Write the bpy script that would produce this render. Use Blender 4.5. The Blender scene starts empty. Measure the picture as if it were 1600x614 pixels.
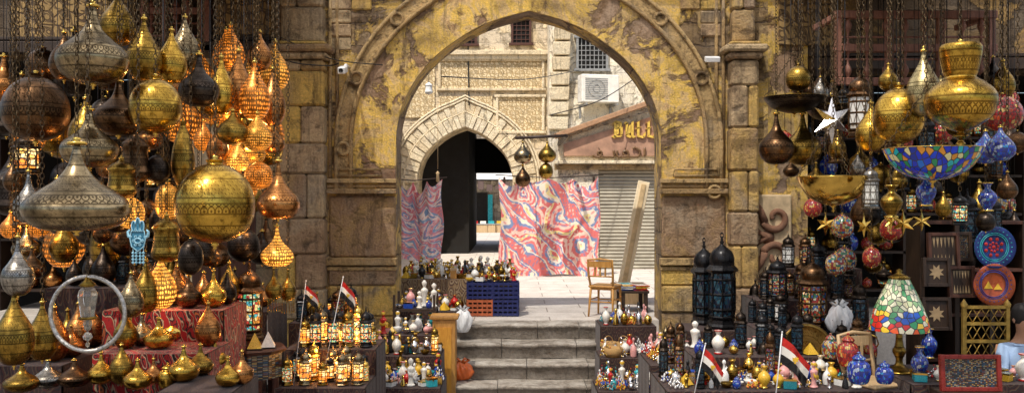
import bpy, math, random
from mathutils import Vector, Matrix, Quaternion
rnd = random.Random(11)
sc = bpy.context.scene
COL = sc.collection
PI = math.pi
# camera point for placing image pixel positions at guessed depths: eye 1.75 m above the upper pavement, 12.6 m in front of the gateway
EYE, CY, F = 1.75, -12.6, 1386.0
def S(px, py, d): return Vector(((px-800)*d/F, d+CY, EYE-(py-310)*d/F))  # image pixel and guessed depth to world position
def ZD(z, py): return F*(EYE-z)/(py-310)
def GX(px): return (px-800)/110.0
def GZ(py): return EYE+(310-py)/110.0

# ------------------------------------------------------------------ mesh builder
class B:
    def __init__(s): s.v=[];s.f=[];s.u=[];s.m=[];s.s=[];s.r=[]
    def add(s,vs,fs,us=None,m=0,sm=False,r=None):
        o=len(s.v); s.v+=[tuple(v) for v in vs]
        if r is None: r=rnd.random()
        for i,f in enumerate(fs):
            s.f.append([a+o for a in f]); s.u.append(us[i] if us else [(0.0,0.0)]*len(f))
            s.m.append(m); s.s.append(sm); s.r.append(r)
        return s
    def box(s,c,d,m=0,rot=None,r=None,tx=1,ty=1):
        x,y,z=d[0]/2,d[1]/2,d[2]/2
        vs=[Vector(p) for p in [(-x,-y,-z),(x,-y,-z),(x,y,-z),(-x,y,-z),(-x*tx,-y*ty,z),(x*tx,-y*ty,z),(x*tx,y*ty,z),(-x*tx,y*ty,z)]]
        if rot is not None: vs=[rot@v for v in vs]
        vs=[v+Vector(c) for v in vs]
        q=[(0,0),(1,0),(1,1),(0,1)]
        return s.add(vs,[(0,1,5,4),(1,2,6,5),(2,3,7,6),(3,0,4,7),(4,5,6,7),(3,2,1,0)],[q]*6,m,False,r)
    def lathe(s,p,seg=32,m=0,sm=True,c=(0,0,0),rot=None,k=(1,1,1),a0=PI/2,r=None):
        L=[0]
        for i in range(1,len(p)): L.append(L[-1]+math.hypot(p[i][0]-p[i-1][0],p[i][1]-p[i-1][1]))
        T=L[-1] or 1; vs=[];fs=[];us=[]
        for (rr,z) in p:
            rr=max(rr,1e-4)
            for j in range(seg):
                a=a0+2*PI*j/seg
                v=Vector((rr*math.cos(a)*k[0],rr*math.sin(a)*k[1],z*k[2]))
                if rot is not None: v=rot@v
                vs.append(v+Vector(c))
        for i in range(len(p)-1):
            for j in range(seg):
                j2=(j+1)%seg
                fs.append((i*seg+j,i*seg+j2,(i+1)*seg+j2,(i+1)*seg+j))
                us.append([(j/seg,L[i]/T),((j+1)/seg,L[i]/T),((j+1)/seg,L[i+1]/T),(j/seg,L[i+1]/T)])
        return s.add(vs,fs,us,m,sm,r)
    def tube(s,path,rad,seg=6,m=0,closed=False,sm=True,r=None):
        P=[Vector(p) for p in path]; n=len(P); vs=[];fs=[]
        up=None
        for i in range(n):
            if closed: t=P[(i+1)%n]-P[i-1]
            else: t=P[min(i+1,n-1)]-P[max(i-1,0)]
            if t.length<1e-9: t=Vector((0,0,1))
            t.normalize()
            if up is None:
                up=Vector((0,0,1)) if abs(t.z)<.9 else Vector((1,0,0))
            sd=t.cross(up)
            if sd.length<1e-6: sd=t.cross(Vector((0,1,0)))
            sd.normalize(); up=sd.cross(t); up.normalize()
            rr=rad[i] if isinstance(rad,(list,tuple)) else rad
            for j in range(seg):
                a=2*PI*j/seg
                vs.append(P[i]+sd*rr*math.cos(a)+up*rr*math.sin(a))
        for i in range(n if closed else n-1):
            i2=(i+1)%n
            for j in range(seg):
                j2=(j+1)%seg
                fs.append((i*seg+j,i*seg+j2,i2*seg+j2,i2*seg+j))
        if not closed:
            fs.append(tuple(range(seg-1,-1,-1))); fs.append(tuple((n-1)*seg+j for j in range(seg)))
        return s.add(vs,fs,None,m,sm,r)
    def prism(s,pts,y0,y1,m=0,r=None):
        n=len(pts)
        ar=sum(pts[i][0]*pts[(i+1)%n][1]-pts[(i+1)%n][0]*pts[i][1] for i in range(n))
        if ar<0: pts=pts[::-1]
        vs=[(x,y0,z) for x,z in pts]+[(x,y1,z) for x,z in pts]
        fs=[tuple(range(n)),tuple(range(2*n-1,n-1,-1))]+[(i,i+n,(i+1)%n+n,(i+1)%n) for i in range(n)]
        return s.add(vs,fs,None,m,False,r)
    def grid(s,fn,nu,nv,m=0,sm=True,r=None):
        vs=[fn(i/nu,j/nv) for j in range(nv+1) for i in range(nu+1)];fs=[];us=[]
        for j in range(nv):
            for i in range(nu):
                a=j*(nu+1)+i
                fs.append((a,a+1,a+nu+2,a+nu+1))
                us.append([(i/nu,j/nv),((i+1)/nu,j/nv),((i+1)/nu,(j+1)/nv),(i/nu,(j+1)/nv)])
        return s.add(vs,fs,us,m,sm,r)
    def chain(s,p,q,pitch=.036,wire=.0035,m=0):
        p=Vector(p);q=Vector(q);d=q-p;n=max(1,int(d.length/pitch));t=d.normalized()
        a=t.orthogonal().normalized();b=t.cross(a)
        for i in range(n):
            c=p+d*((i+.5)/n); w=a if i%2 else b
            s.tube([c+t*(math.cos(x)*pitch*.68)+w*(math.sin(x)*pitch*.36) for x in [2*PI*k/7 for k in range(7)]],wire,3,m,True)
        return s
    def join(s,o,M=None,mo=0):
        k=len(s.v); s.v+=[tuple((M@Vector(v)) if M else v) for v in o.v]
        s.f+=[[a+k for a in f] for f in o.f]; s.u+=o.u; s.m+=[x+mo for x in o.m]; s.s+=o.s; s.r+=o.r
        return s
def mesh(b,name,mats):
    me=bpy.data.meshes.new(name); me.from_pydata(b.v,[],b.f)
    uv=me.uv_layers.new(name='UVMap'); uv.data.foreach_set('uv',[c for f in b.u for p in f for c in p])
    me.polygons.foreach_set('material_index',b.m); me.polygons.foreach_set('use_smooth',b.s)
    at=me.attributes.new('rnd','FLOAT','FACE'); at.data.foreach_set('value',b.r)
    for m in (mats if isinstance(mats,(list,tuple)) else [mats]): me.materials.append(m)
    me.update(); return me
def put(name,me,parent=None,loc=(0,0,0),scale=(1,1,1),rot=(0,0,0),bevel=0):
    o=bpy.data.objects.new(name,me); COL.objects.link(o); o.location=loc; o.scale=scale; o.rotation_euler=rot
    if parent is not None: o.parent=parent
    if bevel:
        mo=o.modifiers.new('bevel','BEVEL'); mo.width=bevel; mo.segments=1; mo.limit_method='ANGLE'
    return o
def tag(o,label,cat,group=None,kind=None):
    o["label"]=label; o["category"]=cat
    if group: o["group"]=group
    if kind: o["kind"]=kind
    return o
def thing(name,label,cat,loc=(0,0,0),rot=(0,0,0),group=None):
    o=bpy.data.objects.new(name,None); COL.objects.link(o); o.location=loc; o.rotation_euler=rot; o.empty_display_size=.1
    return tag(o,label,cat,group)
def single(name,b,mats,label,cat,loc=(0,0,0),group=None,kind=None,bevel=0,rot=(0,0,0)):
    return tag(put(name,mesh(b,name,mats),None,loc,(1,1,1),rot,bevel),label,cat,group,kind)
def part(name,b,mats,parent,loc=(0,0,0),bevel=0,label=None,rot=(0,0,0)):
    o=put(name,mesh(b,name,mats),parent,loc,(1,1,1),rot,bevel)
    if label: o["label"]=label
    return o
def cr(p,n=5):
    out=[];q=[p[0]]+list(p)+[p[-1]]
    for i in range(1,len(q)-2):
        for k in range(n):
            t=k/n;r=[]
            for c in (0,1):
                a,b_,c_,d=q[i-1][c],q[i][c],q[i+1][c],q[i+2][c]
                r.append(.5*(2*b_+(c_-a)*t+(2*a-5*b_+4*c_-d)*t*t+(3*b_-a-3*c_+d)*t**3))
            out.append((max(r[0],0),r[1]))
    out.append(tuple(p[-1])); return out
def cr2(p,n=5):
    q=[p[0]]+list(p)+[p[-1]];out=[]
    for i in range(1,len(q)-2):
        for k in range(n):
            t=k/n
            out.append(tuple(.5*(2*q[i][c]+(q[i+1][c]-q[i-1][c])*t+(2*q[i-1][c]-5*q[i][c]+4*q[i+1][c]-q[i+2][c])*t*t+(3*q[i][c]-q[i-1][c]-3*q[i+1][c]+q[i+2][c])*t**3) for c in range(len(p[0]))))
    out.append(tuple(p[-1])); return out

# ------------------------------------------------------------------ material helpers
def mk(name,rough=.6,metal=0,col=None):
    m=bpy.data.materials.new(name); m.use_nodes=True; nt=m.node_tree; b=nt.nodes['Principled BSDF']
    b.inputs['Roughness'].default_value=rough; b.inputs['Metallic'].default_value=metal
    if col: b.inputs['Base Color'].default_value=(*col,1)
    return m,nt,b
def nd(nt,t,props=None,ins=None):
    n=nt.nodes.new(t)
    for k,v in (props or {}).items(): setattr(n,k,v)
    for k,v in (ins or {}).items():
        if isinstance(v,bpy.types.NodeSocket): nt.links.new(v,n.inputs[k])
        else: n.inputs[k].default_value=v
    return n
def ma(nt,op,a,b=0.0,c=None):
    n=nd(nt,'ShaderNodeMath',{'operation':op},{0:a,1:b})
    if c is not None:
        if isinstance(c,bpy.types.NodeSocket): nt.links.new(c,n.inputs[2])
        else: n.inputs[2].default_value=c
    return n.outputs[0]
def c4(c): return (*c,1) if not isinstance(c,bpy.types.NodeSocket) and len(c)==3 else c
def mix(nt,f,a,b,bl='MIX'):
    n=nd(nt,'ShaderNodeMix',{'data_type':'RGBA','blend_type':bl},{0:f,6:c4(a),7:c4(b)})
    return n.outputs[2]
def ramp(nt,f,st,ip='LINEAR'):
    n=nd(nt,'ShaderNodeValToRGB',None,{0:f}); r=n.color_ramp; r.interpolation=ip
    while len(r.elements)<len(st): r.elements.new(.5)
    for e,(p,c) in zip(r.elements,st):
        e.position=p; e.color=c4(c if isinstance(c,(tuple,list)) else (c,c,c))
    return n.outputs[0]
def bw(nt,c): return nd(nt,'ShaderNodeRGBToBW',None,{0:c}).outputs[0]
def noise(nt,v,scale,det=4,rough=.6,dist=0):
    return nd(nt,'ShaderNodeTexNoise',None,{'Vector':v,'Scale':scale,'Detail':det,'Roughness':rough,'Distortion':dist}).outputs[0]
def co(nt,w='Object'): return nd(nt,'ShaderNodeTexCoord').outputs[w]
def bump(nt,b,h,st=.4,dist=.02):
    n=nd(nt,'ShaderNodeBump',None,{'Height':h,'Strength':st,'Distance':dist}); nt.links.new(n.outputs[0],b.inputs['Normal'])
def L(nt,a,b): nt.links.new(a,b)
def vor(nt,v,scale=1,rd=1,feat='F1',dim='2D'):
    return nd(nt,'ShaderNodeTexVoronoi',{'feature':feat,'voronoi_dimensions':dim},{'Vector':v,'Scale':scale,'Randomness':rd})

def plain(name,col,rough=.55,metal=0,var=.25,scale=14,bmp=.15):
    m,nt,b=mk(name,rough,metal); n=noise(nt,co(nt),scale,5,.6)
    dk=tuple(c*(1-var) for c in col); lt=tuple(min(1,c*(1+var)) for c in col)
    L(nt,ramp(nt,n,[(.3,dk),(.7,lt)]),b.inputs['Base Color'])
    L(nt,ramp(nt,n,[(.3,max(.03,rough-.12)),(.7,min(1,rough+.12))]),b.inputs['Roughness'])
    if bmp: bump(nt,b,n,bmp,.01)
    return m
def facade(name,cols,w=.62,h=.33,cover=.5,mortar=(.10,.06,.03),off=0,grime=.75,grey=(.20,.165,.13),soot=0.0):
    """stone coursing partly covered with peeling lime wash"""
    m,nt,b=mk(name,.92)
    o=co(nt); o=nd(nt,'ShaderNodeVectorMath',{'operation':'ADD'},{0:o,1:(off*3.7,0,off*1.3)}).outputs[0]
    sp=nd(nt,'ShaderNodeSeparateXYZ',None,{0:o})
    x=ma(nt,'ADD',sp.outputs[0],ma(nt,'MULTIPLY',sp.outputs[1],.93)); z=sp.outputs[2]
    v=nd(nt,'ShaderNodeCombineXYZ',None,{0:x,1:z,2:0.0}).outputs[0]
    wn=nd(nt,'ShaderNodeTexNoise',None,{'Vector':o,'Scale':5.0,'Detail':5.0})
    wv=nd(nt,'ShaderNodeVectorMath',{'operation':'MULTIPLY_ADD'},{0:wn.outputs['Color'],1:(.10,.10,0),2:v}).outputs[0]
    br=nd(nt,'ShaderNodeTexBrick',None,{'Vector':wv,'Color1':c4(cols[0]),'Color2':c4(cols[1]),'Mortar':c4(mortar),'Scale':1.0,'Mortar Size':.014,'Mortar Smooth':.6,'Bias':0.0,'Brick Width':w,'Row Height':h})
    big=noise(nt,o,1.15,9,.66,.5)
    med=noise(nt,o,5.5,7,.7,.3); fine=noise(nt,o,38,4,.7)
    pc=ramp(nt,noise(nt,o,1.7,8,.72,1.0),[(.30,cols[2]),(.43,cols[3]),(.5,cols[2]),(.59,cols[3]),(.70,cols[4])])
    mm=bw(nt,ramp(nt,big,[(cover-.022,(0,0,0)),(cover+.012,(1,1,1))]))
    rim=bw(nt,ramp(nt,big,[(cover-.06,(0,0,0)),(cover-.015,(1,1,1)),(cover+.01,(0,0,0))]))
    stone=mix(nt,ramp(nt,noise(nt,o,.9,5,.6,.6),[(.42,(0,0,0)),(.6,(.75,.75,.75))]),br.outputs[0],grey)
    c=mix(nt,mm,stone,pc)
    c=mix(nt,ma(nt,'MULTIPLY',rim,.55),c,tuple(q*.35 for q in cols[4]))
    c=mix(nt,ramp(nt,med,[(.33,(.9,.9,.9)),(.44,(0,0,0))]),c,tuple(q*.4 for q in cols[4]))
    streak=noise(nt,nd(nt,'ShaderNodeMapping',None,{0:o,'Scale':(5,5,.5)}).outputs[0],1.6,6,.72)
    c=mix(nt,ramp(nt,streak,[(.53,(0,0,0)),(.70,(grime,)*3)]),c,(.05,.032,.018))
    if soot:
        c=mix(nt,ramp(nt,noise(nt,o,.75,6,.65,.7),[(.50,(0,0,0)),(.64,(soot,)*3)]),c,(.075,.05,.03))
    c=mix(nt,.5,c,ramp(nt,fine,[(.3,(.5,.5,.5)),(.7,(1.5,1.5,1.5))]),'MULTIPLY')
    L(nt,c,b.inputs['Base Color'])
    inv=ma(nt,'SUBTRACT',1.0,br.outputs['Fac'])
    hgt=ma(nt,'ADD',ma(nt,'MULTIPLY',ma(nt,'MAXIMUM',inv,mm),.5),ma(nt,'ADD',ma(nt,'MULTIPLY',mm,.5),ma(nt,'MULTIPLY',ma(nt,'ADD',med,ma(nt,'MULTIPLY',fine,.45)),.8)))
    bump(nt,b,hgt,1.0,.04)
    return m
def blockstone(name,stops,dirt=.7,grey=(.32,.26,.20)):
    """separate ashlar blocks, colour differs block by block"""
    m,nt,b=mk(name,.9); o=co(nt)
    a=nd(nt,'ShaderNodeAttribute',{'attribute_name':'rnd'}).outputs['Fac']
    med=noise(nt,o,4,8,.72,.5); fine=noise(nt,o,32,4,.7); big=noise(nt,o,1.3,6,.65,.6)
    c=ramp(nt,ma(nt,'ADD',ma(nt,'MULTIPLY',a,.62),ma(nt,'MULTIPLY',ma(nt,'ADD',big,ma(nt,'MULTIPLY',med,.5)),.32)),stops)
    c=mix(nt,ramp(nt,med,[(.37,(dirt,)*3),(.48,(0,0,0))]),c,(.05,.03,.016))
    c=mix(nt,ramp(nt,big,[(.52,(0,0,0)),(.66,(.65,.65,.65))]),c,grey)
    st_=noise(nt,nd(nt,'ShaderNodeMapping',None,{0:o,'Scale':(5,5,.6)}).outputs[0],1.7,6,.7)
    c=mix(nt,ramp(nt,st_,[(.52,(0,0,0)),(.68,(.6,.6,.6))]),c,(.06,.04,.022))
    c=mix(nt,.5,c,ramp(nt,fine,[(.3,(.45,.45,.45)),(.7,(1.5,1.5,1.5))]),'MULTIPLY')
    L(nt,c,b.inputs['Base Color']); bump(nt,b,ma(nt,'ADD',ma(nt,'MULTIPLY',med,1.6),ma(nt,'MULTIPLY',fine,.5)),1.0,.045)
    return m
def carved(name,base,dark,sc_=3.0,depth=.6):
    m,nt,b=mk(name,.9); o=co(nt); sp=nd(nt,'ShaderNodeSeparateXYZ',None,{0:o})
    v=nd(nt,'ShaderNodeCombineXYZ',None,{0:sp.outputs[0],1:sp.outputs[2],2:0.0}).outputs[0]
    mg=nd(nt,'ShaderNodeTexMagic',{'turbulence_depth':3},{'Vector':v,'Scale':sc_,'Distortion':2.2}).outputs['Fac']
    vo=vor(nt,v,sc_*2.2,.7,'DISTANCE_TO_EDGE').outputs['Distance']
    h=ma(nt,'MULTIPLY',ramp(nt,mg,[(.35,(0,0,0)),(.5,(1,1,1))]),ramp(nt,vo,[(.03,(0,0,0)),(.1,(1,1,1))]))
    med=noise(nt,o,5,6,.7)
    c=mix(nt,h,dark,base); c=mix(nt,ramp(nt,med,[(.3,(.6,.6,.6)),(.55,(0,0,0))]),c,tuple(x*.45 for x in base))
    L(nt,c,b.inputs['Base Color']); bump(nt,b,ma(nt,'ADD',h,ma(nt,'MULTIPLY',med,.5)),depth,.03)
    return m
def engraved(name,base,dark,nu=34,nv=13,rough=.22,lit=0,litcol=(1,.34,.05),metal=1.0,strength=.85):
    """chased bands of rosettes and arabesque between polished zones, with tarnish"""
    m,nt,b=mk(name,rough,metal); uv=co(nt,'UV'); o=co(nt)
    mp=nd(nt,'ShaderNodeMapping',None,{0:uv,'Scale':(nu,nv,1)}).outputs[0]
    mp2=nd(nt,'ShaderNodeMapping',None,{0:uv,'Scale':(nu*1.6,nv*1.8,1)}).outputs[0]
    V=nd(nt,'ShaderNodeSeparateXYZ',None,{0:uv}).outputs[1]
    f=vor(nt,mp,1.0,0.0).outputs['Distance']
    ros=ramp(nt,ma(nt,'FRACT',ma(nt,'MULTIPLY',f,2.6)),[(.3,(0,0,0)),(.45,(1,1,1))])
    mg=nd(nt,'ShaderNodeTexMagic',{'turbulence_depth':3},{'Vector':mp2,'Scale':.8,'Distortion':1.9}).outputs['Fac']
    lm=ramp(nt,mg,[(.33,(0,0,0)),(.42,(1,1,1))])
    fr=ma(nt,'FRACT',ma(nt,'MULTIPLY',V,2.6))
    bA=ma(nt,'LESS_THAN',ma(nt,'ABSOLUTE',ma(nt,'SUBTRACT',fr,.25)),.09); bB=ma(nt,'LESS_THAN',ma(nt,'ABSOLUTE',ma(nt,'SUBTRACT',fr,.68)),.20)
    edge=ma(nt,'LESS_THAN',ma(nt,'MINIMUM',ma(nt,'ABSOLUTE',ma(nt,'SUBTRACT',ma(nt,'ABSOLUTE',ma(nt,'SUBTRACT',fr,.25)),.105)),ma(nt,'ABSOLUTE',ma(nt,'SUBTRACT',ma(nt,'ABSOLUTE',ma(nt,'SUBTRACT',fr,.68)),.215))),.016)
    pat=mix(nt,bA,(1,1,1),ros); pat=mix(nt,bB,pat,lm); pat=mix(nt,ma(nt,'MULTIPLY',edge,.9),pat,(0,0,0)); pb=bw(nt,pat)
    tn=noise(nt,o,2.6,7,.68,.5); tf=noise(nt,o,14,5,.7)
    bs=mix(nt,ramp(nt,tn,[(.40,(.88,.88,.88)),(.60,(0,0,0))]),base,tuple((a*.3+d*.5) for a,d in zip(base,dark)))
    bs=mix(nt,ramp(nt,tf,[(.36,(.7,.7,.7)),(.49,(0,0,0))]),bs,dark)
    c=mix(nt,ma(nt,'MULTIPLY_ADD',pb,strength,1-strength),dark,bs)
    L(nt,c,b.inputs['Base Color'])
    L(nt,ramp(nt,tn,[(.3,rough+.18),(.62,rough)]),b.inputs['Roughness'])
    if lit:
        d1=vor(nt,mp2,.9,.3,'F1').outputs['Distance']
        dd=bw(nt,ramp(nt,d1,[(.18,(1,1,1)),(.36,(0,0,0))]))
        glow=ma(nt,'MULTIPLY_ADD',ma(nt,'MULTIPLY',dd,bw(nt,ramp(nt,tn,[(.40,(.12,.12,.12)),(.6,(1,1,1))]))),float(lit),lit*.03)
        b.inputs['Emission Color'].default_value=c4(litcol); L(nt,glow,b.inputs['Emission Strength'])
    bump(nt,b,pb,.18,.004)
    return m
def mosaic(name,pal,nu=14,nv=8,emit=0,rough=.15,grout=(.03,.03,.03),rd=.8,edge=.05,rim=None):
    m,nt,b=mk(name,rough); uv=co(nt,'UV')
    mp=nd(nt,'ShaderNodeMapping',None,{0:uv,'Scale':(nu,nv,1)}).outputs[0]
    v=vor(nt,mp,1,rd); sp=nd(nt,'ShaderNodeSeparateColor',None,{0:v.outputs['Color']}).outputs[0]
    n=len(pal); c=ramp(nt,sp,[(i/n,p) for i,p in enumerate(pal)],'CONSTANT')
    if rim:
        V=nd(nt,'ShaderNodeSeparateXYZ',None,{0:v.outputs['Position']}).outputs[1]
        c=mix(nt,ma(nt,'GREATER_THAN',V,nv*rim[0]),c,ramp(nt,sp,[(i/len(rim[1]),p) for i,p in enumerate(rim[1])],'CONSTANT'))
    e=ramp(nt,vor(nt,mp,1,rd,'DISTANCE_TO_EDGE').outputs['Distance'],[(edge,(0,0,0)),(edge+.04,(1,1,1))])
    c2=mix(nt,e,grout,c); L(nt,c2,b.inputs['Base Color'])
    b.inputs['Coat Weight'].default_value=.4
    if emit:
        L(nt,c2,b.inputs['Emission Color']); b.inputs['Emission Strength'].default_value=emit
    bump(nt,b,e,.3,.004)
    return m
def clothmat(name,pal,nu=5,nv=4,k=7.0,dist=.6,dots=.8,fade=None,cells=None):
    m,nt,b=mk(name,.9); uv=co(nt,'UV')
    mp=nd(nt,'ShaderNodeMapping',None,{0:uv,'Scale':(nu,nv,1)}).outputs[0]
    nz=nd(nt,'ShaderNodeTexNoise',None,{'Vector':mp,'Scale':1.1,'Detail':1.5})
    wv=nd(nt,'ShaderNodeVectorMath',{'operation':'MULTIPLY_ADD'},{0:nz.outputs['Color'],1:(dist,dist,0),2:mp}).outputs[0]
    vc=vor(nt,wv,1,.6,'F1'); f=vc.outputs['Distance']
    fr=ma(nt,'FRACT',ma(nt,'MULTIPLY',f,k/2))
    n=len(pal); c=ramp(nt,fr,[(i/n,p) for i,p in enumerate(pal)],'CONSTANT')
    if cells:
        cc=nd(nt,'ShaderNodeSeparateColor',None,{0:vc.outputs['Color']}).outputs[0]
        # neighbouring medallions run through the palette in a different order and flow into vine bands
        fr2=ma(nt,'FRACT',ma(nt,'ADD',ma(nt,'MULTIPLY',f,k/3),ma(nt,'MULTIPLY',cc,3.0)))
        c2=ramp(nt,fr2,[(i/len(cells),p) for i,p in enumerate(cells)],'CONSTANT')
        c=mix(nt,ma(nt,'GREATER_THAN',cc,.5),c,c2)
        wvb=nd(nt,'ShaderNodeTexWave',{'wave_type':'BANDS','bands_direction':'DIAGONAL'},{'Vector':wv,'Scale':.42,'Distortion':5.0,'Detail':1.0}).outputs['Fac']
        c=mix(nt,bw(nt,ramp(nt,wvb,[(.70,(0,0,0)),(.76,(1,1,1))])),c,ramp(nt,wvb,[(.70,cells[0]),(.82,cells[1]),(.90,cells[2])],'CONSTANT'))
    sm=vor(nt,wv,8,.35); s2=ramp(nt,sm.outputs['Distance'],[(.26,(dots,)*3),(.34,(0,0,0))])
    c=mix(nt,bw(nt,s2),c,ramp(nt,nd(nt,'ShaderNodeSeparateColor',None,{0:sm.outputs['Color']}).outputs[0],[(0,pal[1]),(.4,pal[2]),(.7,pal[0])],'CONSTANT'))
    if fade: c=mix(nt,fade[0],c,fade[1])
    fd=noise(nt,uv,2.5,4,.6); c=mix(nt,.5,c,ramp(nt,fd,[(.3,(.6,.6,.6)),(.7,(1.25,1.25,1.25))]),'MULTIPLY')
    L(nt,c,b.inputs['Base Color']); b.inputs['Sheen Weight'].default_value=.1
    return m
def wood(name,c1,c2,rough=.55,sc_=9):
    m,nt,b=mk(name,rough); o=co(nt)
    mp=nd(nt,'ShaderNodeMapping',None,{0:o,'Scale':(6,6,1.1)}).outputs[0]
    n=noise(nt,mp,sc_*.5,6,.65,1.2); L(nt,ramp(nt,n,[(.3,c1),(.68,c2)]),b.inputs['Base Color']); bump(nt,b,n,.35,.006)
    return m

GATE=facade('gate_stone',[(.56,.38,.15),(.24,.15,.08),(.76,.50,.11),(.60,.43,.22),(.34,.20,.10)],cover=.49,grey=(.38,.31,.24),soot=.7)
BROWN=facade('brown_stone',[(.19,.12,.05),(.08,.05,.028),(.34,.21,.065),(.20,.13,.07),(.10,.06,.035)],w=.5,h=.27,cover=.56,off=3,grey=(.15,.12,.09),soot=.8)
PLAST=facade('ochre_plaster',[(.38,.24,.14),(.30,.17,.10),(.80,.53,.10),(.66,.46,.22),(.46,.26,.12)],w=1.3,h=.8,cover=.45,off=5,grime=.7,grey=(.42,.31,.22),soot=.65)
BLOCK=blockstone('ashlar_blocks',[(.12,(.17,.10,.05)),(.3,(.46,.30,.13)),(.45,(.74,.49,.12)),(.6,(.34,.22,.13)),(.75,(.60,.45,.26)),(.95,(.30,.23,.16))])
TRIM=blockstone('carved_trim',[(.1,(.22,.14,.07)),(.5,(.48,.32,.14)),(.95,(.56,.39,.18))],.75)
RELIEF=carved('carved_panel',(.38,.25,.10),(.09,.055,.03),2.6)
CREAM=facade('cream_stone',[(.80,.66,.44),(.70,.56,.36),(.84,.71,.49),(.78,.62,.38),(.60,.46,.28)],w=.7,h=.36,cover=.52,mortar=(.48,.37,.24),off=8,grime=.3,grey=(.66,.56,.42))
CREAM2=facade('pale_stone',[(.84,.77,.62),(.78,.68,.50),(.86,.79,.64),(.84,.73,.54),(.66,.55,.38)],w=.6,h=.3,cover=.50,mortar=(.55,.45,.32),off=9,grime=.25,grey=(.72,.66,.56))
CRELIEF=carved('inscription_stone',(.84,.68,.42),(.52,.36,.17),3.6,.9)
CBLOCK=blockstone('voussoir_stone',[(.1,(.66,.52,.32)),(.5,(.82,.69,.47)),(.95,(.84,.74,.54))],.25,(.76,.66,.5))
SIGNM=plain('tan_sign_plaster',(.40,.23,.15),.85,0,.4,3,.4)
DARKW=plain('shade_black',(.006,.0045,.003),.9,0,.5,4)  # near-black colour stands in for shade inside recesses and openings
RUSTW=wood('mahogany_wood',(.045,.015,.009),(.10,.035,.018))
DWOOD=wood('dark_wood',(.014,.008,.005),(.045,.022,.011))
MWOOD=wood('honey_wood',(.36,.16,.03),(.62,.33,.09),.45)
LWOOD=wood('pine_wood',(.42,.28,.14),(.62,.45,.26),.6)
GOLD=engraved('engraved_gold',(.82,.52,.09),(.16,.08,.015),36,13,.17)
GOLD2=engraved('old_gold',(.50,.31,.06),(.04,.024,.008),38,13,.24)
GOLDP=plain('polished_brass',(.78,.52,.12),.16,1,.2,6,.05)
SILVB=engraved('silvered_brass',(.46,.36,.21),(.045,.032,.018),40,14,.2)
SILV=engraved('engraved_silver',(.52,.49,.44),(.045,.038,.03),36,13,.2)
BRONZE=engraved('engraved_bronze',(.20,.11,.055),(.02,.012,.007),34,12,.25)
DARKM=engraved('blackened_metal',(.08,.062,.05),(.008,.006,.005),30,12,.28)
COPPER=engraved('engraved_copper',(.62,.28,.09),(.09,.033,.012),34,12,.22)
GLIT=engraved('pierced_gold_lit',(.58,.33,.07),(.14,.06,.012),30,12,.3,1.9,(1,.36,.05))
CLIT=engraved('pierced_copper_lit',(.55,.25,.07),(.14,.05,.012),28,11,.3,2.0,(1,.28,.03))
GHOT=engraved('pierced_gold_bright',(.75,.46,.12),(.25,.11,.03),26,10,.35,4.0,(1,.38,.05))
FILI=engraved('pale_filigree',(.74,.60,.30),(.06,.045,.02),44,22,.24)
IRON=plain('black_iron',(.014,.014,.016),.33,.6,.4,20)
TIN=plain('bright_tin',(.70,.70,.72),.18,1,.15,10)
CHAINM=plain('chain_metal',(.10,.07,.04),.45,1,.3,30,0)
WHITEC=plain('white_ceramic',(.80,.77,.70),.3,0,.12,5,.05)
PAPER=plain('white_plastic',(.78,.79,.80),.45,0,.12,8,.2)
REDP=plain('red_paint',(.50,.02,.015),.3); BLUEP=plain('blue_paint',(.015,.06,.34),.25)
TEAL=plain('turquoise_glaze',(.03,.38,.44),.25); ORNG=plain('orange_plastic',(.70,.15,.03),.4,0,.2)
CRATEB=plain('blue_plastic',(.010,.016,.10),.4,0,.3); BLACKP=plain('black_paint',(.012,.012,.014),.3)
YEL=plain('yellow_glaze',(.72,.44,.04),.3); PINKP=plain('pink_glaze',(.74,.36,.34),.35)
LETT=plain('gilded_letters',(.70,.46,.08),.45,0,.3)
GREY=plain('grey_metal',(.30,.30,.29),.5,.4); STRAW=plain('woven_straw',(.45,.27,.10),.8,0,.4,50,.5)
AMBER=mosaic('amber_glass_lit',[(1,.40,.05),(1,.55,.12),(.9,.25,.03),(1,.70,.3)],8,4,1.8)
MULTI=mosaic('coloured_glass_lit',[(.9,.35,.05),(.1,.45,.5),(.95,.7,.25),(.55,.06,.04),(.1,.5,.25),(.9,.8,.5)],24,13,.8)
MULTID=mosaic('coloured_glass',[(.40,.08,.03),(.03,.10,.30),(.55,.36,.10),(.30,.02,.02),(.03,.18,.10),(.50,.46,.36)],30,15,.05)
BLUEM=mosaic('blue_mosaic',[(.01,.03,.38),(.01,.07,.55),(.01,.02,.18),(.30,.36,.5),(.01,.02,.25),(.02,.18,.45),(.01,.04,.35)],36,15,.06)
REDM=mosaic('red_mosaic',[(.40,.012,.012),(.22,.01,.01),(.50,.07,.02),(.6,.36,.1),(.25,.01,.015),(.35,.015,.015)],34,15,.05)
BOWLM=mosaic('bowl_mosaic',[(.01,.03,.50),(.01,.14,.6),(.01,.03,.3),(.02,.40,.45),(.01,.05,.55),(.65,.60,.3),(.02,.25,.10),(.60,.25,.03)],46,11,.15)
TIFF=mosaic('leaded_glass',[(.03,.10,.45),(.6,.03,.02),(.80,.55,.05),(.05,.30,.12),(.75,.70,.50),(.7,.10,.03)],26,10,.22,rim=(.36,[(.74,.72,.50),(.50,.58,.32),(.78,.74,.52),(.08,.30,.13),(.72,.66,.42),(.25,.42,.20)]))
INLAY=mosaic('pearl_inlay',[(.02,.02,.02),(.3,.27,.2),(.15,.04,.02),(.02,.02,.02),(.4,.25,.07),(.02,.08,.15)],30,30,0,.3,(.02,.01,.01),.15)
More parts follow.
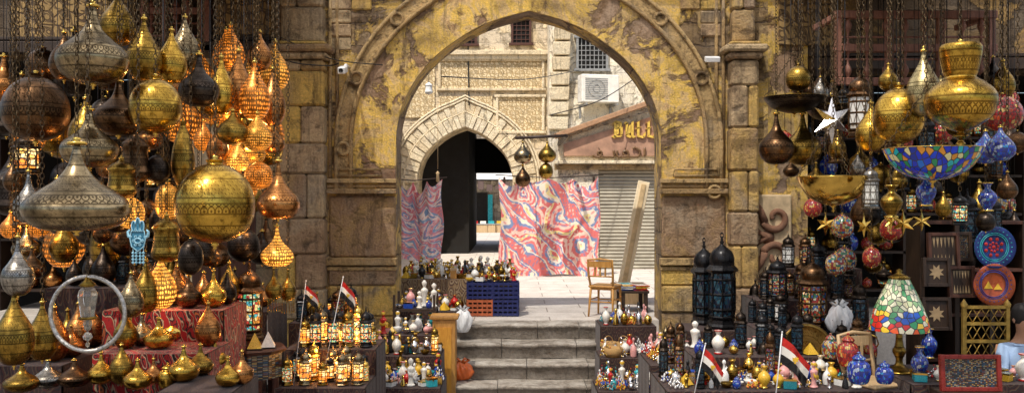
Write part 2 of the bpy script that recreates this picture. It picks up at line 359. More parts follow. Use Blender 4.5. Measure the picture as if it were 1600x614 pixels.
DGLASS=mosaic('dark_blue_glass',[(.01,.02,.05),(.01,.045,.075),(.008,.014,.03),(.03,.09,.13)],24,12,.02)
MILK=plain('milk_glass',(.80,.80,.77),.15)
CLOTH1=clothmat('applique_cloth',[(.70,.12,.13),(.86,.72,.60),(.14,.20,.40),(.74,.24,.24),(.86,.72,.60),(.66,.12,.13),(.80,.46,.42)],3.6,3.0,5.0,.75,.6,(.06,(.85,.6,.5)),[(.88,.76,.62),(.16,.26,.48),(.72,.16,.16),(.84,.55,.46),(.70,.12,.12),(.84,.70,.30)])
CLOTH2=clothmat('applique_cloth_pink',[(.66,.12,.16),(.84,.66,.60),(.14,.28,.50),(.76,.32,.34),(.84,.72,.64),(.68,.18,.22)],2.4,4.2,5.0,.75,.6,(.08,(.85,.6,.55)),[(.86,.72,.64),(.20,.36,.56),(.72,.24,.28),(.84,.50,.50),(.12,.24,.44)])
CLOTH3=clothmat('khayamiya_cloth',[(.34,.008,.008),(.010,.008,.010),(.38,.012,.010),(.46,.34,.22),(.012,.01,.01),(.30,.01,.01)],10,7,5,1.2,.4,None,[(.010,.008,.010),(.45,.33,.2),(.38,.01,.01),(.012,.01,.012),(.42,.10,.02)])
PAVE=facade('lane_stone',[(.32,.28,.24),(.25,.22,.18),(.32,.28,.24),(.28,.25,.22),(.2,.17,.13)],w=.9,h=.45,cover=.62,mortar=(.1,.09,.08),off=2)
def pavemat():
    m,nt,b=mk('alley_paving',.75); o=co(nt)
    br=nd(nt,'ShaderNodeTexBrick',None,{'Vector':o,'Color1':(.70,.65,.59,1),'Color2':(.60,.55,.50,1),'Mortar':(.26,.22,.19,1),'Scale':1.0,'Mortar Size':.010,'Brick Width':1.1,'Row Height':.55})
    n=noise(nt,o,3,7,.7); f=noise(nt,o,30,4,.7)
    c=mix(nt,ramp(nt,n,[(.35,(.5,.5,.5)),(.6,(0,0,0))]),br.outputs[0],(.38,.33,.28))
    c=mix(nt,.3,c,ramp(nt,f,[(.3,(.4,.4,.4)),(.7,(1.4,1.4,1.4))]),'MULTIPLY')
    L(nt,c,b.inputs['Base Color']); bump(nt,b,ma(nt,'ADD',ma(nt,'MULTIPLY',br.outputs['Fac'],-1.0),n),.4,.01); return m
PAVEM=pavemat()
def stepmat():
    m,nt,b=mk('worn_step_stone',.85); o=co(nt); n=noise(nt,o,2.5,8,.72,.4); f=noise(nt,o,25,5,.7)
    c=ramp(nt,n,[(.34,(.12,.095,.07)),(.46,(.34,.30,.25)),(.64,(.56,.52,.46))])
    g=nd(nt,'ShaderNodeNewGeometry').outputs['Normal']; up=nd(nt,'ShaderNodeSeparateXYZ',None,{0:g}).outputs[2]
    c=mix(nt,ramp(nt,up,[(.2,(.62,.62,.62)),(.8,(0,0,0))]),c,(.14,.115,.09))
    st_=noise(nt,nd(nt,'ShaderNodeMapping',None,{0:o,'Scale':(.6,5,9)}).outputs[0],2.2,6,.7)
    c=mix(nt,ramp(nt,st_,[(.5,(0,0,0)),(.66,(.5,.5,.5))]),c,(.10,.08,.06))
    c=mix(nt,.5,c,ramp(nt,f,[(.3,(.4,.4,.4)),(.7,(1.5,1.5,1.5))]),'MULTIPLY')
    L(nt,c,b.inputs['Base Color']); bump(nt,b,ma(nt,'ADD',n,f),.8,.025); return m
STEPM=stepmat()

# ------------------------------------------------------------------ ground
b=B(); b.add([(-150,-150,-1),(150,-150,-1),(150,150,-1),(-150,150,-1)],[(0,1,2,3)])
single('ground',b,PAVE,'grey stone paved lane in front of the gateway','ground',kind='structure')
b=B(); b.box((0,40,-.502),(16,79.6,1.0))
single('alley_pavement',b,PAVEM,'pale flagstone pavement of the alley behind the gateway','pavement',kind='structure')
st=thing('stone_steps','worn grey stone steps climbing through the gateway','steps')
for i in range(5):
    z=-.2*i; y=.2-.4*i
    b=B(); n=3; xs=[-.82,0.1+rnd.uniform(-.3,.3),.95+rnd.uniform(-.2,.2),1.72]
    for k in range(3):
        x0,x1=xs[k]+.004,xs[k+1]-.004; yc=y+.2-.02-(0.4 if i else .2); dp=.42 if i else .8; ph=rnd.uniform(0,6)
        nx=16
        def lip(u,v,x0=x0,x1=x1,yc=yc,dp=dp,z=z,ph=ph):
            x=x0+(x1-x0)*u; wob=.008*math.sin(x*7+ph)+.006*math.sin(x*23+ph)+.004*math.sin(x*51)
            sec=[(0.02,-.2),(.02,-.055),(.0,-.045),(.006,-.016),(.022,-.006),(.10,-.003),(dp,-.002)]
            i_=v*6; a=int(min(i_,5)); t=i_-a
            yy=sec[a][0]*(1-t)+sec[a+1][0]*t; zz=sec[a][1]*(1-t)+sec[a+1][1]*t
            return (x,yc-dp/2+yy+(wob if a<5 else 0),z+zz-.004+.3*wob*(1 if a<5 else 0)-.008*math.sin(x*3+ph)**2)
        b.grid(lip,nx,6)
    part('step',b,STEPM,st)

# ------------------------------------------------------------------ gateway
CX=GX(826)
AC=[(207,0),(206,28),(200,58),(189,86),(172,114),(148,142),(119,165),(86,186),(48,202),(0,215)]
def archpts(sc_=1/110.,cx=CX,z0=GZ(233),off=0,n=3,tab=AC):
    h=cr2([(a*sc_,c*sc_) for a,c in tab],n)
    out=[]
    for i,(x,z) in enumerate(h):
        a=h[max(i-1,0)];c=h[min(i+1,len(h)-1)]
        t=Vector((c[0]-a[0],c[1]-a[1])).normalized()
        nx,nz=t.y,-t.x
        if i==0: nx,nz=1,0
        if i==len(h)-1: nx,nz=0,1
        k=off*(1.12 if i==len(h)-1 else 1)
        out.append((x+nx*k,z+nz*k))
    R=[(cx+x,z0+z) for x,z in out]; Lf=[(cx-x,z0+z) for x,z in out[:-1]]
    return Lf+R[::-1]
def archwall(b,pts,x0,x1,zb,zt,y0,y1,m=0,r=None):
    n=len(pts)
    vs=[(x,y0,z) for x,z in pts]+[(x,y0,zt) for x,z in pts]+[(x,y1,z) for x,z in pts]+[(x,y1,zt) for x,z in pts]
    fs=[]
    for i in range(n-1):
        fs+= [(i,i+1,n+i+1,n+i),(2*n+i+1,2*n+i,3*n+i,3*n+i+1),(i,2*n+i,2*n+i+1,i+1),(n+i,n+i+1,3*n+i+1,3*n+i)]
    b.add(vs,fs,None,m,False,r)
    for (a,c) in ((x0,pts[0][0]),(pts[-1][0],x1)):
        b.box(((a+c)/2,(y0+y1)/2,(zb+zt)/2),(abs(c-a),y1-y0,zt-zb),m,None,r)
    return b
gate=thing('stone_gateway','weathered ochre stone gateway with a pointed arch','gateway')
A0=archpts(); ZT=5.0
part('wall',archwall(B(),A0,GX(437),GX(1200),-1,ZT,0,.6),GATE,gate)
def ringband(pa,pb,y0,y1,b=None,m=0):
    b=b or B(); n=len(pa)
    vs=[(x,y0,z) for x,z in pa]+[(x,y0,z) for x,z in pb]+[(x,y1,z) for x,z in pa]+[(x,y1,z) for x,z in pb]
    fs=[]
    for i in range(n-1):
        fs+=[(i,i+1,n+i+1,n+i),(i,2*n+i,2*n+i+1,i+1),(n+i,n+i+1,3*n+i+1,3*n+i)]
    fs+=[(0,n,3*n,2*n),(n-1,3*n-1,4*n-1,2*n-1)]
    return b.add(vs,fs,None,m)
def ext(p,zl): return [(p[0][0],zl)]+p+[(p[-1][0],zl)]
ZI=GZ(300)
part('archivolt',ringband(ext(archpts(off=.0),ZI),ext(archpts(off=.60),ZI),-.05,.01),PLAST,gate,label='broad peeling yellow plaster band round the arch')
b=ringband(ext(archpts(off=.602),ZI),ext(archpts(off=.86),ZI),-.075,.01)
for off,rad in ((.63,.03),(.835,.03)):
    p=ext(archpts(off=off),ZI); b.tube([(x,-.09,z) for x,z in p],rad,8)
pm=ext(archpts(off=.735),ZI); acc=0;nxt=.5
for i in range(1,len(pm)):
    acc+=math.hypot(pm[i][0]-pm[i-1][0],pm[i][1]-pm[i-1][1])
    if acc>nxt:
        nxt+=1.05; x,z=pm[i]
        b.tube([(x+.085*math.cos(t),-.10,z+.085*math.sin(t)) for t in [2*PI*k/14 for k in range(14)]],.024,6,0,True)
part('moulding',b,TRIM,gate,label='carved interlaced rope moulding following the arch')
def blocks(b,xa,xb,y,t,z0,z1,hs,split=False):
    z=z0;i=0
    while z<z1-.05:
        h=min(hs*rnd.uniform(.8,1.2),z1-z)
        if z1-(z+h)<.12: h=z1-z
        cuts=[xa,xb]
        if split: cuts=[xa,xa+(xb-xa)*rnd.choice((.38,.62,.5)),xb] if i%2 else [xa,xb]
        for k in range(len(cuts)-1):
            b.box(((cuts[k]+cuts[k+1])/2+rnd.uniform(-.006,.006),y-t/2+rnd.uniform(-.02,.02),z+h/2),(cuts[k+1]-cuts[k]-.006,t,h-.006),rot=Matrix.Rotation(rnd.uniform(-.006,.006),3,'Y'))
        z+=h;i+=1
for sx,xa,xb in ((-1,GX(514),A0[0][0]),(1,A0[-1][0],GX(1133))):
    b=B()
    for z,h,p in ((GZ(283),.06,.13),(GZ(291),.05,.09),(GZ(299),.07,.14)):
        b.box(((xa+xb)/2,-p/2+.02,z),(xb-xa+.03,p+.03,h))
    part('impost',b,TRIM,gate,bevel=.008,label='moulded impost at the arch springing')
    b=B(); b.box(((xa+xb)/2,-.04,GZ(408)),(xb-xa+.04,.16,.10)); b.box(((xa+xb)/2,-.03,GZ(419)),(xb-xa+.02,.10,.05))
    part('ledge',b,TRIM,gate,bevel=.008)
    b=B(); xo=GX(522) if sx<0 else GX(1124)
    for dx in (-.05,.05): b.tube([(xo+dx,-.03,GZ(283)),(xo+dx,-.03,ZT-.1)],.025,8)
    part('roll_frame',b,TRIM,gate)
    b=B(); xc=(GX(527)+GX(600))/2 if sx<0 else (GX(1050)+GX(1120))/2
    b.tube([(xc-.32,-.10,GZ(275)),(xc+.32,-.10,GZ(275)),(xc+.30,-.10,GZ(275)+.09),(xc-.30,-.10,GZ(275)+.09)],.02,6,0,True)
    part('knot_carving',b,TRIM,gate)
    b=B(); blocks(b,xa,xb,.08,.14,-1,GZ(415),.36,True); blocks(b,xa,xb,.08,.13,GZ(402),GZ(306),.85,True)
    part('jamb',b,BLOCK,gate,bevel=.026)
PR=GX(1178)
for xa,xb in ((GX(440),GX(512)),(GX(1136),PR)):
    b=B(); blocks(b,xa,xb,.1,.38,-1,GZ(98),.52,True); blocks(b,xa+.03,xb-.03,.1,.30,GZ(70),ZT,.5,True)
    b.box(((xa+xb)/2,-.1,GZ(92)),(xb-xa+.10,.46,.09)); b.box(((xa+xb)/2,-.12,GZ(81)),(xb-xa+.22,.52,.10)); b.box(((xa+xb)/2,-.1,GZ(73)),(xb-xa+.06,.4,.06))
    part('pilaster',b,BLOCK,gate,bevel=.03)
for sx in (-1,1):
    b=B()
    for r_ in range(6):
        z=GZ(100)+r_*.19
        for k in range(4):
            x=(GX(531)+.02+k*.29) if sx<0 else (GX(1112)-.02-k*.29)
            if math.hypot(x-CX,z-GZ(233))<2.98: continue
            b.box((x,-.012+rnd.uniform(-.02,.012),z+.09),(.28,.05,.18))
    part('spandrel_stone',b,BLOCK,gate,bevel=.018)

def shopbuilding(xa,xb,ztp,label,recess=3.2):
    t=thing('shop_building',label,'building')
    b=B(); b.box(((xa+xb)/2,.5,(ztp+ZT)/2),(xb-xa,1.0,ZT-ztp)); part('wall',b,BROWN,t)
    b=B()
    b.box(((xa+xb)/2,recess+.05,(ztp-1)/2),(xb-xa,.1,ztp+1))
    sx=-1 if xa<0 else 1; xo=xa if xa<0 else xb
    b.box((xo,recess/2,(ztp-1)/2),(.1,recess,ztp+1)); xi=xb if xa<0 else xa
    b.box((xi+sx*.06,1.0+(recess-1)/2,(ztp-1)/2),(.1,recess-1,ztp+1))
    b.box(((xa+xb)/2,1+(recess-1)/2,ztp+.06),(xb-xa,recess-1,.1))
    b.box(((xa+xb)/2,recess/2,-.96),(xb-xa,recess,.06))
    part('interior',b,DARKW,t,label='shop interior painted near black for shade')
    b=B(); b.box(((xa+xb)/2,-.08,ztp+.02),(xb-xa,.18,.16)); b.box(((xa+xb)/2,-.04,ztp+.15),(xb-xa,.12,.05)); part('lintel',b,DWOOD,t,bevel=.01)
    return t
SB1=shopbuilding(-10,GX(437),3.85,'brown stone shop building with dark open front')
SB2=shopbuilding(GX(1262),10,3.62,'stone shop building with dark open front and relief')
part('pier',B().box(((GX(1200)+GX(1262))/2,.45,(ZT-1)/2),(GX(1262)-GX(1200),.9,ZT+1)),PLAST,SB2)
def cpanel(t,xa,xb,za,zb): part('carved_panel',B().box(((xa+xb)/2,-.03,(za+zb)/2),(xb-xa,.08,zb-za)),RELIEF,t,bevel=.01)
cpanel(SB2,GX(1216),GX(1300),GZ(72),ZT-.1); cpanel(SB1,GX(338),GX(425),GZ(55),ZT-.05); cpanel(SB1,GX(20),GX(215),GZ(60),ZT-.05)
b=B()
def spiral(cx,cz,r0,r1,a0,a1,n=22): return [(cx+(r0+(r1-r0)*i/n)*math.cos(a0+(a1-a0)*i/n),-.09,cz+(r0+(r1-r0)*i/n)*math.sin(a0+(a1-a0)*i/n)) for i in range(n+1)]
xc=GX(1203)
for sgn in (1,-1):
    zc=GZ(370)+sgn*.27
    b.tube(spiral(xc+.06,zc,.19,.05,-PI*.9*sgn,-PI*.9*sgn+sgn*2.0*PI),[.055-.001*i for i in range(23)],8)
    b.tube([(xc-.10,-.09,zc-sgn*.06),(xc-.16,-.09,zc+sgn*.10),(xc-.22,-.09,zc+sgn*.22)],[.06,.05,.03],8)
b.lathe([(0,-.04),(.1,0),(0,.04)],12,c=(xc-.06,-.09,GZ(370)),rot=Matrix.Rotation(PI/2,3,'X'))
b.tube([(xc-.22,-.09,GZ(360)),(xc-.06,-.09,GZ(370)),(xc-.22,-.09,GZ(380))],.04,8)
part('scroll_relief',b,plain('scroll_stucco',(.20,.10,.06),.9,0,.3,8,.5),SB2,label='brown carved scroll relief on the wall')
part('relief_ground',B().box((xc+.02,-.03,GZ(370)),(.54,.08,1.2)),plain('pale_stucco',(.55,.42,.26),.9,0,.35,5,.5),SB2,bevel=.02)

def mashra(x0,x1,z0,z1,y,label,mat,cell=.17):
    t=thing('mashrabiya_screen',label,'wooden screen',((x0+x1)/2,y,z0)); w=x1-x0;h=z1-z0
    b=B()
    for z in (0,h*.5,h): b.box((0,0,z),(w+.12,.10,.09))
    for x in (-w/2,-w/6,w/6,w/2): b.box((x,0,h/2),(.08,.09,h-.09))
    for x in (-w/2,w/2): b.box((x,.4,h),(.07,.8,.07))
    part('frame',b,mat,t,bevel=.008)
    b=B(); nx=int(w/cell); nz=int(h/cell)
    prof=[(.014,0),(.014,.2),(.034,.35),(.046,.5),(.034,.65),(.014,.8),(.014,1)]
    for i in range(nx):
        x=-w/2+(i+.5)*w/nx
        for j in range(nz):
            b.lathe([(r,q*h/nz) for r,q in prof],6,c=(x,0,j*h/nz))
    for j in range(1,nz): b.tube([(-w/2,0,j*h/nz),(w/2,0,j*h/nz)],.014,5)
    part('lattice',b,mat,t)
RBW=wood('red_brown_wood',(.16,.06,.04),(.34,.16,.11))
mashra(GX(232),GX(328),3.86,4.9,-.12,'brown turned wood lattice window above the shop',RBW)
p=S(1310,128,10.4);q=S(1548,24,10.4)
mashra(p.x,q.x,p.z,q.z,p.y,'reddish brown turned wood screen above lamp stall',RBW,.2)

SL=.236
def ztop(d): return EYE+SL*d
def canopy(xs,x0,x1,label):
    t=thing('canopy_frame',label,'canopy'); a=math.atan(SL)
    L_=8.6/math.cos(a)
    for x in xs: part('rafter',B().box((x,CY+8.3,ztop(8.3)+.045),(.07,L_,.09),rot=Matrix.Rotation(a,3,'X')),DWOOD,t,bevel=.006)
    for i in range(11):
        d=4.1+i*.83; part('batten',B().box(((x0+x1)/2,CY+d,ztop(d)+.12),(x1-x0,.05,.06)),DWOOD,t,bevel=.005)
    for x in ((x0+.2,x1-.9) if x0<0 else (2.9,x1-.2)): part('post',B().box((x,CY+4.1,(ztop(4.1)-1)/2),(.10,.10,ztop(4.1)+1)),DWOOD,t,bevel=.006)
    # unseen mat added over the rear half to darken the stall backs
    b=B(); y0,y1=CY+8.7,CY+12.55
    b.grid(lambda u,v:(x0+u*(x1-x0),y0+v*(y1-y0),ztop(y0+v*(y1-y0)-CY)+.17+.015*math.sin(u*30)),20,10); part('shade_mat',b,plain('added_shade_mat',(.10,.07,.04),.9,0,.4,20),t)
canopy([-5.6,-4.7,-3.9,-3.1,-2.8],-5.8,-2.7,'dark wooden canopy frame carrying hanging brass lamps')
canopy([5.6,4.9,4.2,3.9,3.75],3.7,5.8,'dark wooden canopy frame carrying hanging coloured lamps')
t=thing('canopy_frame','slender open wooden trellis beside the canopies','canopy')
for x0,x1 in ((-2.7,-1.7),(2.2,3.7)):
    for i in range(9):
        d=4.1+i*1.03; part('batten',B().box(((x0+x1)/2,CY+d,ztop(d)+.12),(x1-x0-.004,.04,.05)),DWOOD,t)
# unseen gauze added high over the lane to filter the sun on the stalls
m_,nt,bs=mk('added_sail_gauze',.9); out=nt.nodes['Material Output']
tr=nd(nt,'ShaderNodeBsdfTranslucent',None,{'Color':(.98,.93,.84,1)}); tp=nd(nt,'ShaderNodeBsdfTransparent',None,{'Color':(1,1,1,1)})
mx=nd(nt,'ShaderNodeMixShader',None,{0:.50}); L(nt,tr.outputs[0],mx.inputs[1]); L(nt,tp.outputs[0],mx.inputs[2]); L(nt,mx.outputs[0],out.inputs[0])
t=thing('added_shade_sail','unseen pale gauze added above the lane to soften sun','awning')
b=B(); b.grid(lambda u,v:(-13+26*u,-.25-15.5*v,ZT+.02+2.2*v+.12*math.sin(u*40)*math.sin(v*PI)-.25*math.sin(v*PI)),60,16); part('cloth',b,m_,t)
for v in (0,1): part('spar',B().tube([(-13,-.25-15.5*v,ZT+.06+2.2*v),(13,-.25-15.5*v,ZT+.06+2.2*v)],.04,6),DWOOD,t)
for x in (-12,12):
    part('mast',B().tube([(x,-15.75,-1),(x,-15.75,ZT+2.3)],.06,6),DWOOD,t)

# ------------------------------------------------------------------ the courtyard behind
far=thing('carved_stone_building','cream stone building with inscription panels and arched portal','building')
YF=14.4
tabF=[(1.44,0),(1.43,.2),(1.38,.45),(1.26,.75),(1.08,1.0),(.82,1.25),(.5,1.47),(.22,1.6),(0,1.68)]
def fa(off): return archpts(1.0,-1.42,2.22,off,2,tabF)
part('wall',archwall(B(),fa(0),-6,1.13,-.02,10,YF,YF+1.2),CREAM,far)
b=B()
for (o0,o1,prj,step) in ((.02,.40,.10,1),(.46,.72,.06,1)):
    pa,pb=fa(o0),fa(o1)
    for i in range(len(pa)-1):
        m1=(i%2)*.035; g=.04
        def lp(p,q,t): return (p[0]+(q[0]-p[0])*t,p[1]+(q[1]-p[1])*t)
        c=[lp(pa[i],pa[i+1],g),lp(pa[i],pa[i+1],1-g),lp(pb[i],pb[i+1],1-g),lp(pb[i],pb[i+1],g)]
        b.prism(c,YF-prj-m1,YF+.02)
for off in (.43,.78,.86): b.tube([(x,YF-.08,z) for x,z in ext(fa(off),2.0)],.035,6)
part('arch_surround',b,CBLOCK,far,bevel=.01,label='notched carved voussoirs around the portal')
for xa,xb,za,zb in ((-2.2,.95,5.05,5.95),(-3.3,-2.35,4.2,5.95),(-.45,.95,3.75,4.85),(-2.2,-.6,4.3,4.85)):
    part('inscription_panel',B().box(((xa+xb)/2,YF-.02,(za+zb)/2),(xb-xa,.06,zb-za)),CRELIEF,far)
for xa,xb,za,zb in ((-2.2,.95,5.05,5.95),(-.45,.95,3.75,4.85)):
    b=B()
    for z in (za,zb): b.box(((xa+xb)/2,YF-.06,z),(xb-xa+.16,.12,.08))
    for x in (xa,xb): b.box((x,YF-.055,(za+zb)/2),(.08,.11,zb-za-.1))
    part('panel_frame',b,CBLOCK,far,bevel=.015)
b=B(); b.box((-2.4,YF-.12,6.15),(7.1,.24,.14)); b.box((-2.4,YF-.08,6.02),(7.1,.16,.13)); part('cornice',b,CBLOCK,far,bevel=.015)
part('cornice',B().box((-2.4,YF-.07,7.35),(7.1,.14,.10)),CBLOCK,far,bevel=.015)
def window(parent,xc,zc,w,h,y,mat=RUSTW):
    o=part('window',B().box((xc,y-.01,zc),(w,.06,h)),DARKW,parent)
    b=B()
    for x in (-w/2,w/2): b.box((xc+x,y-.06,zc),(.07,.1,h+.07))
    for z in (-h/2,h/2): b.box((xc,y-.065,zc+z),(w+.2,.12,.07))
    n=max(2,int(w/.12))
    for i in range(1,n): b.box((xc-w/2+i*w/n,y-.05,zc),(.022,.03,h))
    for i in range(1,int(h/.14)): b.box((xc,y-.056,zc-h/2+i*.14),(w,.02,.02))
    put('frame',mesh(b,'frame',mat),o)
window(far,.28,6.8,.55,.75,YF); window(far,-1.35,6.75,.5,.7,YF); window(far,-2.9,6.9,.5,.8,YF)
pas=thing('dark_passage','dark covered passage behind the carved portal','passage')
for bx in (((-2.25,YF+4.3,2.5),(1.75,6.2,5.1)),((.35,YF+4.3,2.5),(.5,6.2,5.1)),((-1.2,YF+4.3,4.5),(3.6,6.2,.3)),((-.7,YF+6.5,3.35),(1.5,.2,1.3))): part('wall',B().box(*bx),DARKW,pas)  # solid black blocks put the passage's shade into their colour
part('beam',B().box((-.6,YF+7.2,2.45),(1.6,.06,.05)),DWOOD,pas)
fs_=thing('shop_row','distant pale shop front with awning and goods','shop')
YS=YF+20
SHW=facade('shade_stone',[(.42,.35,.27),(.32,.27,.2),(.48,.4,.3),(.42,.35,.26),(.28,.22,.16)],off=6)  # darker stone colour stands in for shade at the lane's far end
part('wall',B().box((-1,YS+.5,4),(16,1,9)),SHW,fs_)
for x,w_ in ((-1.75,.9),(.5,.8),(-3.2,1.0)): part('door',B().box((x,YS-.05,1.0),(w_,.1,2.1)),DARKW,fs_)
part('shutter',B().box((-1.15,YS-.1,1.0),(.25,.06,1.9)),TEAL,fs_)
part('awning',B().box((-1.5,YS-.7,2.9),(5,1.4,.05),rot=Matrix.Rotation(.25,3,'X')),PAPER,fs_)
b=B()
for i in range(9): b.box((-3.4+i*.45,YS-1.5,2.35+.1*math.sin(i*2)),(.3,.3,.35+.15*math.sin(i*5)))
part('hanging_goods',b,plain('dark_goods',(.12,.08,.07)),fs_)
for i in range(7):
    b=B(); b.box((0,0,.2),(.42,.4,.4)); b.box((0,0,.43),(.46,.44,.06),1); b.box((0,-.03,.52),(.3,.3,.14),2)
    single('goods_crate',b,[LWOOD,GREY,[REDP,WHITEC,TEAL,YEL][i%4]],'wooden crate of goods outside the distant shop','crate',(-1.9+i*.42,YS-1.3+rnd.uniform(-.2,.2),0),'crates outside the distant shop',bevel=.01)
rb=thing('pale_stone_building','tall pale stone building with corbelled corner and barred window','building')
part('wall',B().box((4.1,12.9+3,5),(6.05,6,10)),CREAM2,rb)
b=B()
for i in range(7): b.box((1.32+.02*i,12.9-.05-.02*i,3.9+i*.42),(.55-.02*i,.16+.05*i,.36),tx=1.12,ty=1.2)
part('corbel',b,CBLOCK,rb,bevel=.02)
window(rb,2.3,5.9,.85,.95,12.9,GREY); window(rb,3.9,6.1,.8,1.0,12.9)
acl=S(937,137,24.7)
ac=thing('air_conditioner','white air conditioner outdoor unit on wall brackets','air conditioner',(acl.x,12.5,acl.z-.42),(0,0,.22))
part('casing',B().box((0,0,.42),(1.10,.42,.78)),WHITEC,ac,bevel=.02)
b=B()
for i in range(12): b.box((-.12,-.214,.12+i*.052),(.66,.012,.022))
part('louvre',b,GREY,ac)
b=B()
for r_ in (.10,.24): b.tube([(-.12+r_*math.cos(t),-.225,.41+r_*math.sin(t)) for t in [2*PI*k/20 for k in range(20)]],.008,4,0,True)
part('fan_grille',b,GREY,ac)
for x in (-.45,.45):
    b=B(); b.box((x,.02,-.03),(.05,.75,.05)); b.box((x,.3,-.22),(.05,.05,.35)); part('bracket',b,GREY,ac)
sg=thing('sign_building','low shop building with sloping tan sign and roller shutter','shop')
X0=S(872,0,22).x; Y0=9.4
zL=S(0,210,22).z; zR=S(0,152,22).z
b=B(); b.prism([(X0,2.5),(6,2.5),(6,4.9),(S(1035,0,22).x,zR-.0),(X0,zL-.08)],Y0,Y0+2.6); b.box((X0+.5,Y0+1.3,1.24),(1.0,2.6,2.5)); b.box((4.9,Y0+1.3,1.24),(2.2,2.6,2.5)); part('wall',b,CREAM2,sg)
part('sign_panel',B().prism([(X0+.14,2.80),(3.8,2.80),(3.8,3.85),(3.55,3.8),(X0+.14,zL-.24)],Y0-.08,Y0),SIGNM,sg,label='weathered tan plaster sign board')
part('sign_border',B().prism([(X0+.04,2.70),(3.9,2.70),(3.9,4.0),(3.55,3.95),(X0+.04,zL-.13)],Y0-.04,Y0+.004),CBLOCK,sg)
b=B(); d_=Vector((S(1035,0,22).x-X0,0,zR-zL)); an=math.atan2(d_.z,d_.x); c_=Vector((X0,0,zL))+d_*.5
b.box((c_.x,Y0-.12,c_.z-.03),(d_.length+.2,.3,.12),rot=Matrix.Rotation(-an,3,'Y')); part('coping',b,plain('brown_coping',(.42,.24,.13),.8),sg,bevel=.01)
part('coping',B().box((2.6,Y0-.1,2.64),(3.1,.26,.08)),CBLOCK,sg,bevel=.01)
part('sill_beam',B().box((2.6,Y0-.06,2.52),(3.1,.14,.13)),TRIM,sg)
b=B(); b.grid(lambda u,v:(2.12+u*1.75,Y0+.1-.03*abs(math.sin(v*28*PI)),v*2.46),1,168,0,False); part('shutter',b,plain('shutter_metal',(.36,.33,.26),.5,.3,.2,3),sg)
# blackletter capitals B U L L built from broad-nib strokes
def nib(b,x0,z0,x1,z1,w,y):
    a=(w*.5,w*.34); b.prism([(x0-a[0],z0-a[1]),(x0+a[0],z0+a[1]),(x1+a[0],z1+a[1]),(x1-a[0],z1-a[1])],y,y+.06+rnd.uniform(0,.006))
b=B(); p=S(958,214,21.9); k=.40
def glyph(ox,st):
    for (a,c,d,e) in st: nib(b,p.x+(ox+a)*k,p.z+c*k,p.x+(ox+d)*k,p.z+e*k,.15*k,Y0-.145)
glyph(0,[(.12,.05,.12,.9),(.12,.95,.45,.86),(.45,.88,.46,.6),(.15,.5,.5,.56),(.5,.55,.52,.14),(.1,.03,.5,.02),(-.06,.78,.12,.98),(-.04,.05,.14,-.04),(.28,.15,.28,.8)])
glyph(.72,[(.12,.15,.12,.85),(-.02,.9,.16,.78),(.12,.1,.38,-.03),(.46,.05,.46,.95),(.46,.05,.6,-.04),(.28,.2,.28,.7)])
glyph(1.40,[(.14,.05,.14,.92),(.0,.84,.3,1.02),(.12,.06,.5,-.04),(.5,.0,.54,.25),(.0,.5,.26,.56)])
glyph(2.04,[(.14,.05,.14,.92),(.0,.84,.3,1.02),(.12,.06,.5,-.04),(.5,.0,.54,.25),(.0,.5,.26,.56)])
part('lettering',b,LETT,sg,label='raised gold blackletter latin letters')
def strokes(b,segs,ox,oz,k,y,rad=.035):
    for s_ in segs: b.tube([(ox+x*k,y,oz+z*k) for x,z in cr2(s_,4)],rad,6)
b=B(); p=S(926,245,21.9)
strokes(b,[[(0,.1),(.15,0),(.4,0),(.5,.22),(.35,.3),(.28,.15),(.5,.02),(.9,.0),(1.15,.02),(1.15,.35)],[(1.35,.35),(1.35,.02),(1.7,0),(1.95,.05),(1.9,.3),(1.7,.28),(1.72,.1),(2.1,0),(2.5,0)],[(2.5,0),(2.6,.3),(2.3,.5),(2.2,.42)],[(2.85,.5),(2.85,0)],[(.32,.46),(.36,.47)],[(1.75,.46),(1.8,.47)]],p.x,p.z,.45,Y0-.12,.030)
part('lettering',b,plain('bronze_letters',(.16,.085,.035),.5),sg,label='raised dark bronze arabic letters')
lw=thing('side_building','dim ochre side wall of the courtyard with wooden awning','building')
part('wall',B().box((-4.2,7.4,2.2),(1.4,13.4,4.4)),CREAM,lw)
b=B(); b.box((-2.75,4.2,S(0,135,17).z),(1.5,1.6,.06),rot=Matrix.Rotation(.35,3,'Y'))
for i in range(5): b.box((-2.75,3.5+i*.35,S(0,135,17).z-.05),(1.5,.06,.08),rot=Matrix.Rotation(.35,3,'Y'))
b.box((-2.1,4.2,S(0,152,17).z),(.08,1.7,.22)); part('awning',b,RUSTW,lw)
def curtain(px0,px1,pyt,pyb,d,mat,label,seed,sag=.12):
    a=S(px0,pyt,d);c=S(px1,pyb,d);r=random.Random(seed);w=c.x-a.x;h=a.z-c.z
    ph=[r.uniform(0,6) for _ in range(6)]
    def fn(u,v):
        top=-sag*abs(math.sin(u*4*PI))*(.7+.4*math.sin(u*7+ph[0]))-.05*math.sin(u*PI); side=.03*math.sin(v*8+ph[1])
        bot=.05*math.sin(u*9+ph[2])
        fold=.09*math.sin(u*14+ph[3]+1.6*math.sin(v*3))+.035*math.sin(u*37+ph[4]+v*3)+.05*math.sin(v*7+u*6+ph[5])
        fold*= (.4+.6*v)
        return (a.x+u*w+side,a.y+fold,c.z+bot*(1-v)+v*h+top*v)
    t=thing('hanging_textile',label,'textile')
    part('cloth',B().grid(fn,90,60),mat,t)
    part('rope',B().tube([(a.x-.1,a.y,a.z+.04),((a.x+c.x)/2,a.y,a.z-.03),(c.x+.1,a.y,a.z+.04)],.012,5),DWOOD,t)
    for x in (a.x+.1,c.x-.1): part('pole',B().box((x,a.y+.22,a.z/2),(.05,.05,a.z)),DWOOD,t)
curtain(781,936,276,431,20.0,CLOTH1,'large red pink and blue patterned textile hung on rope',3,.2)
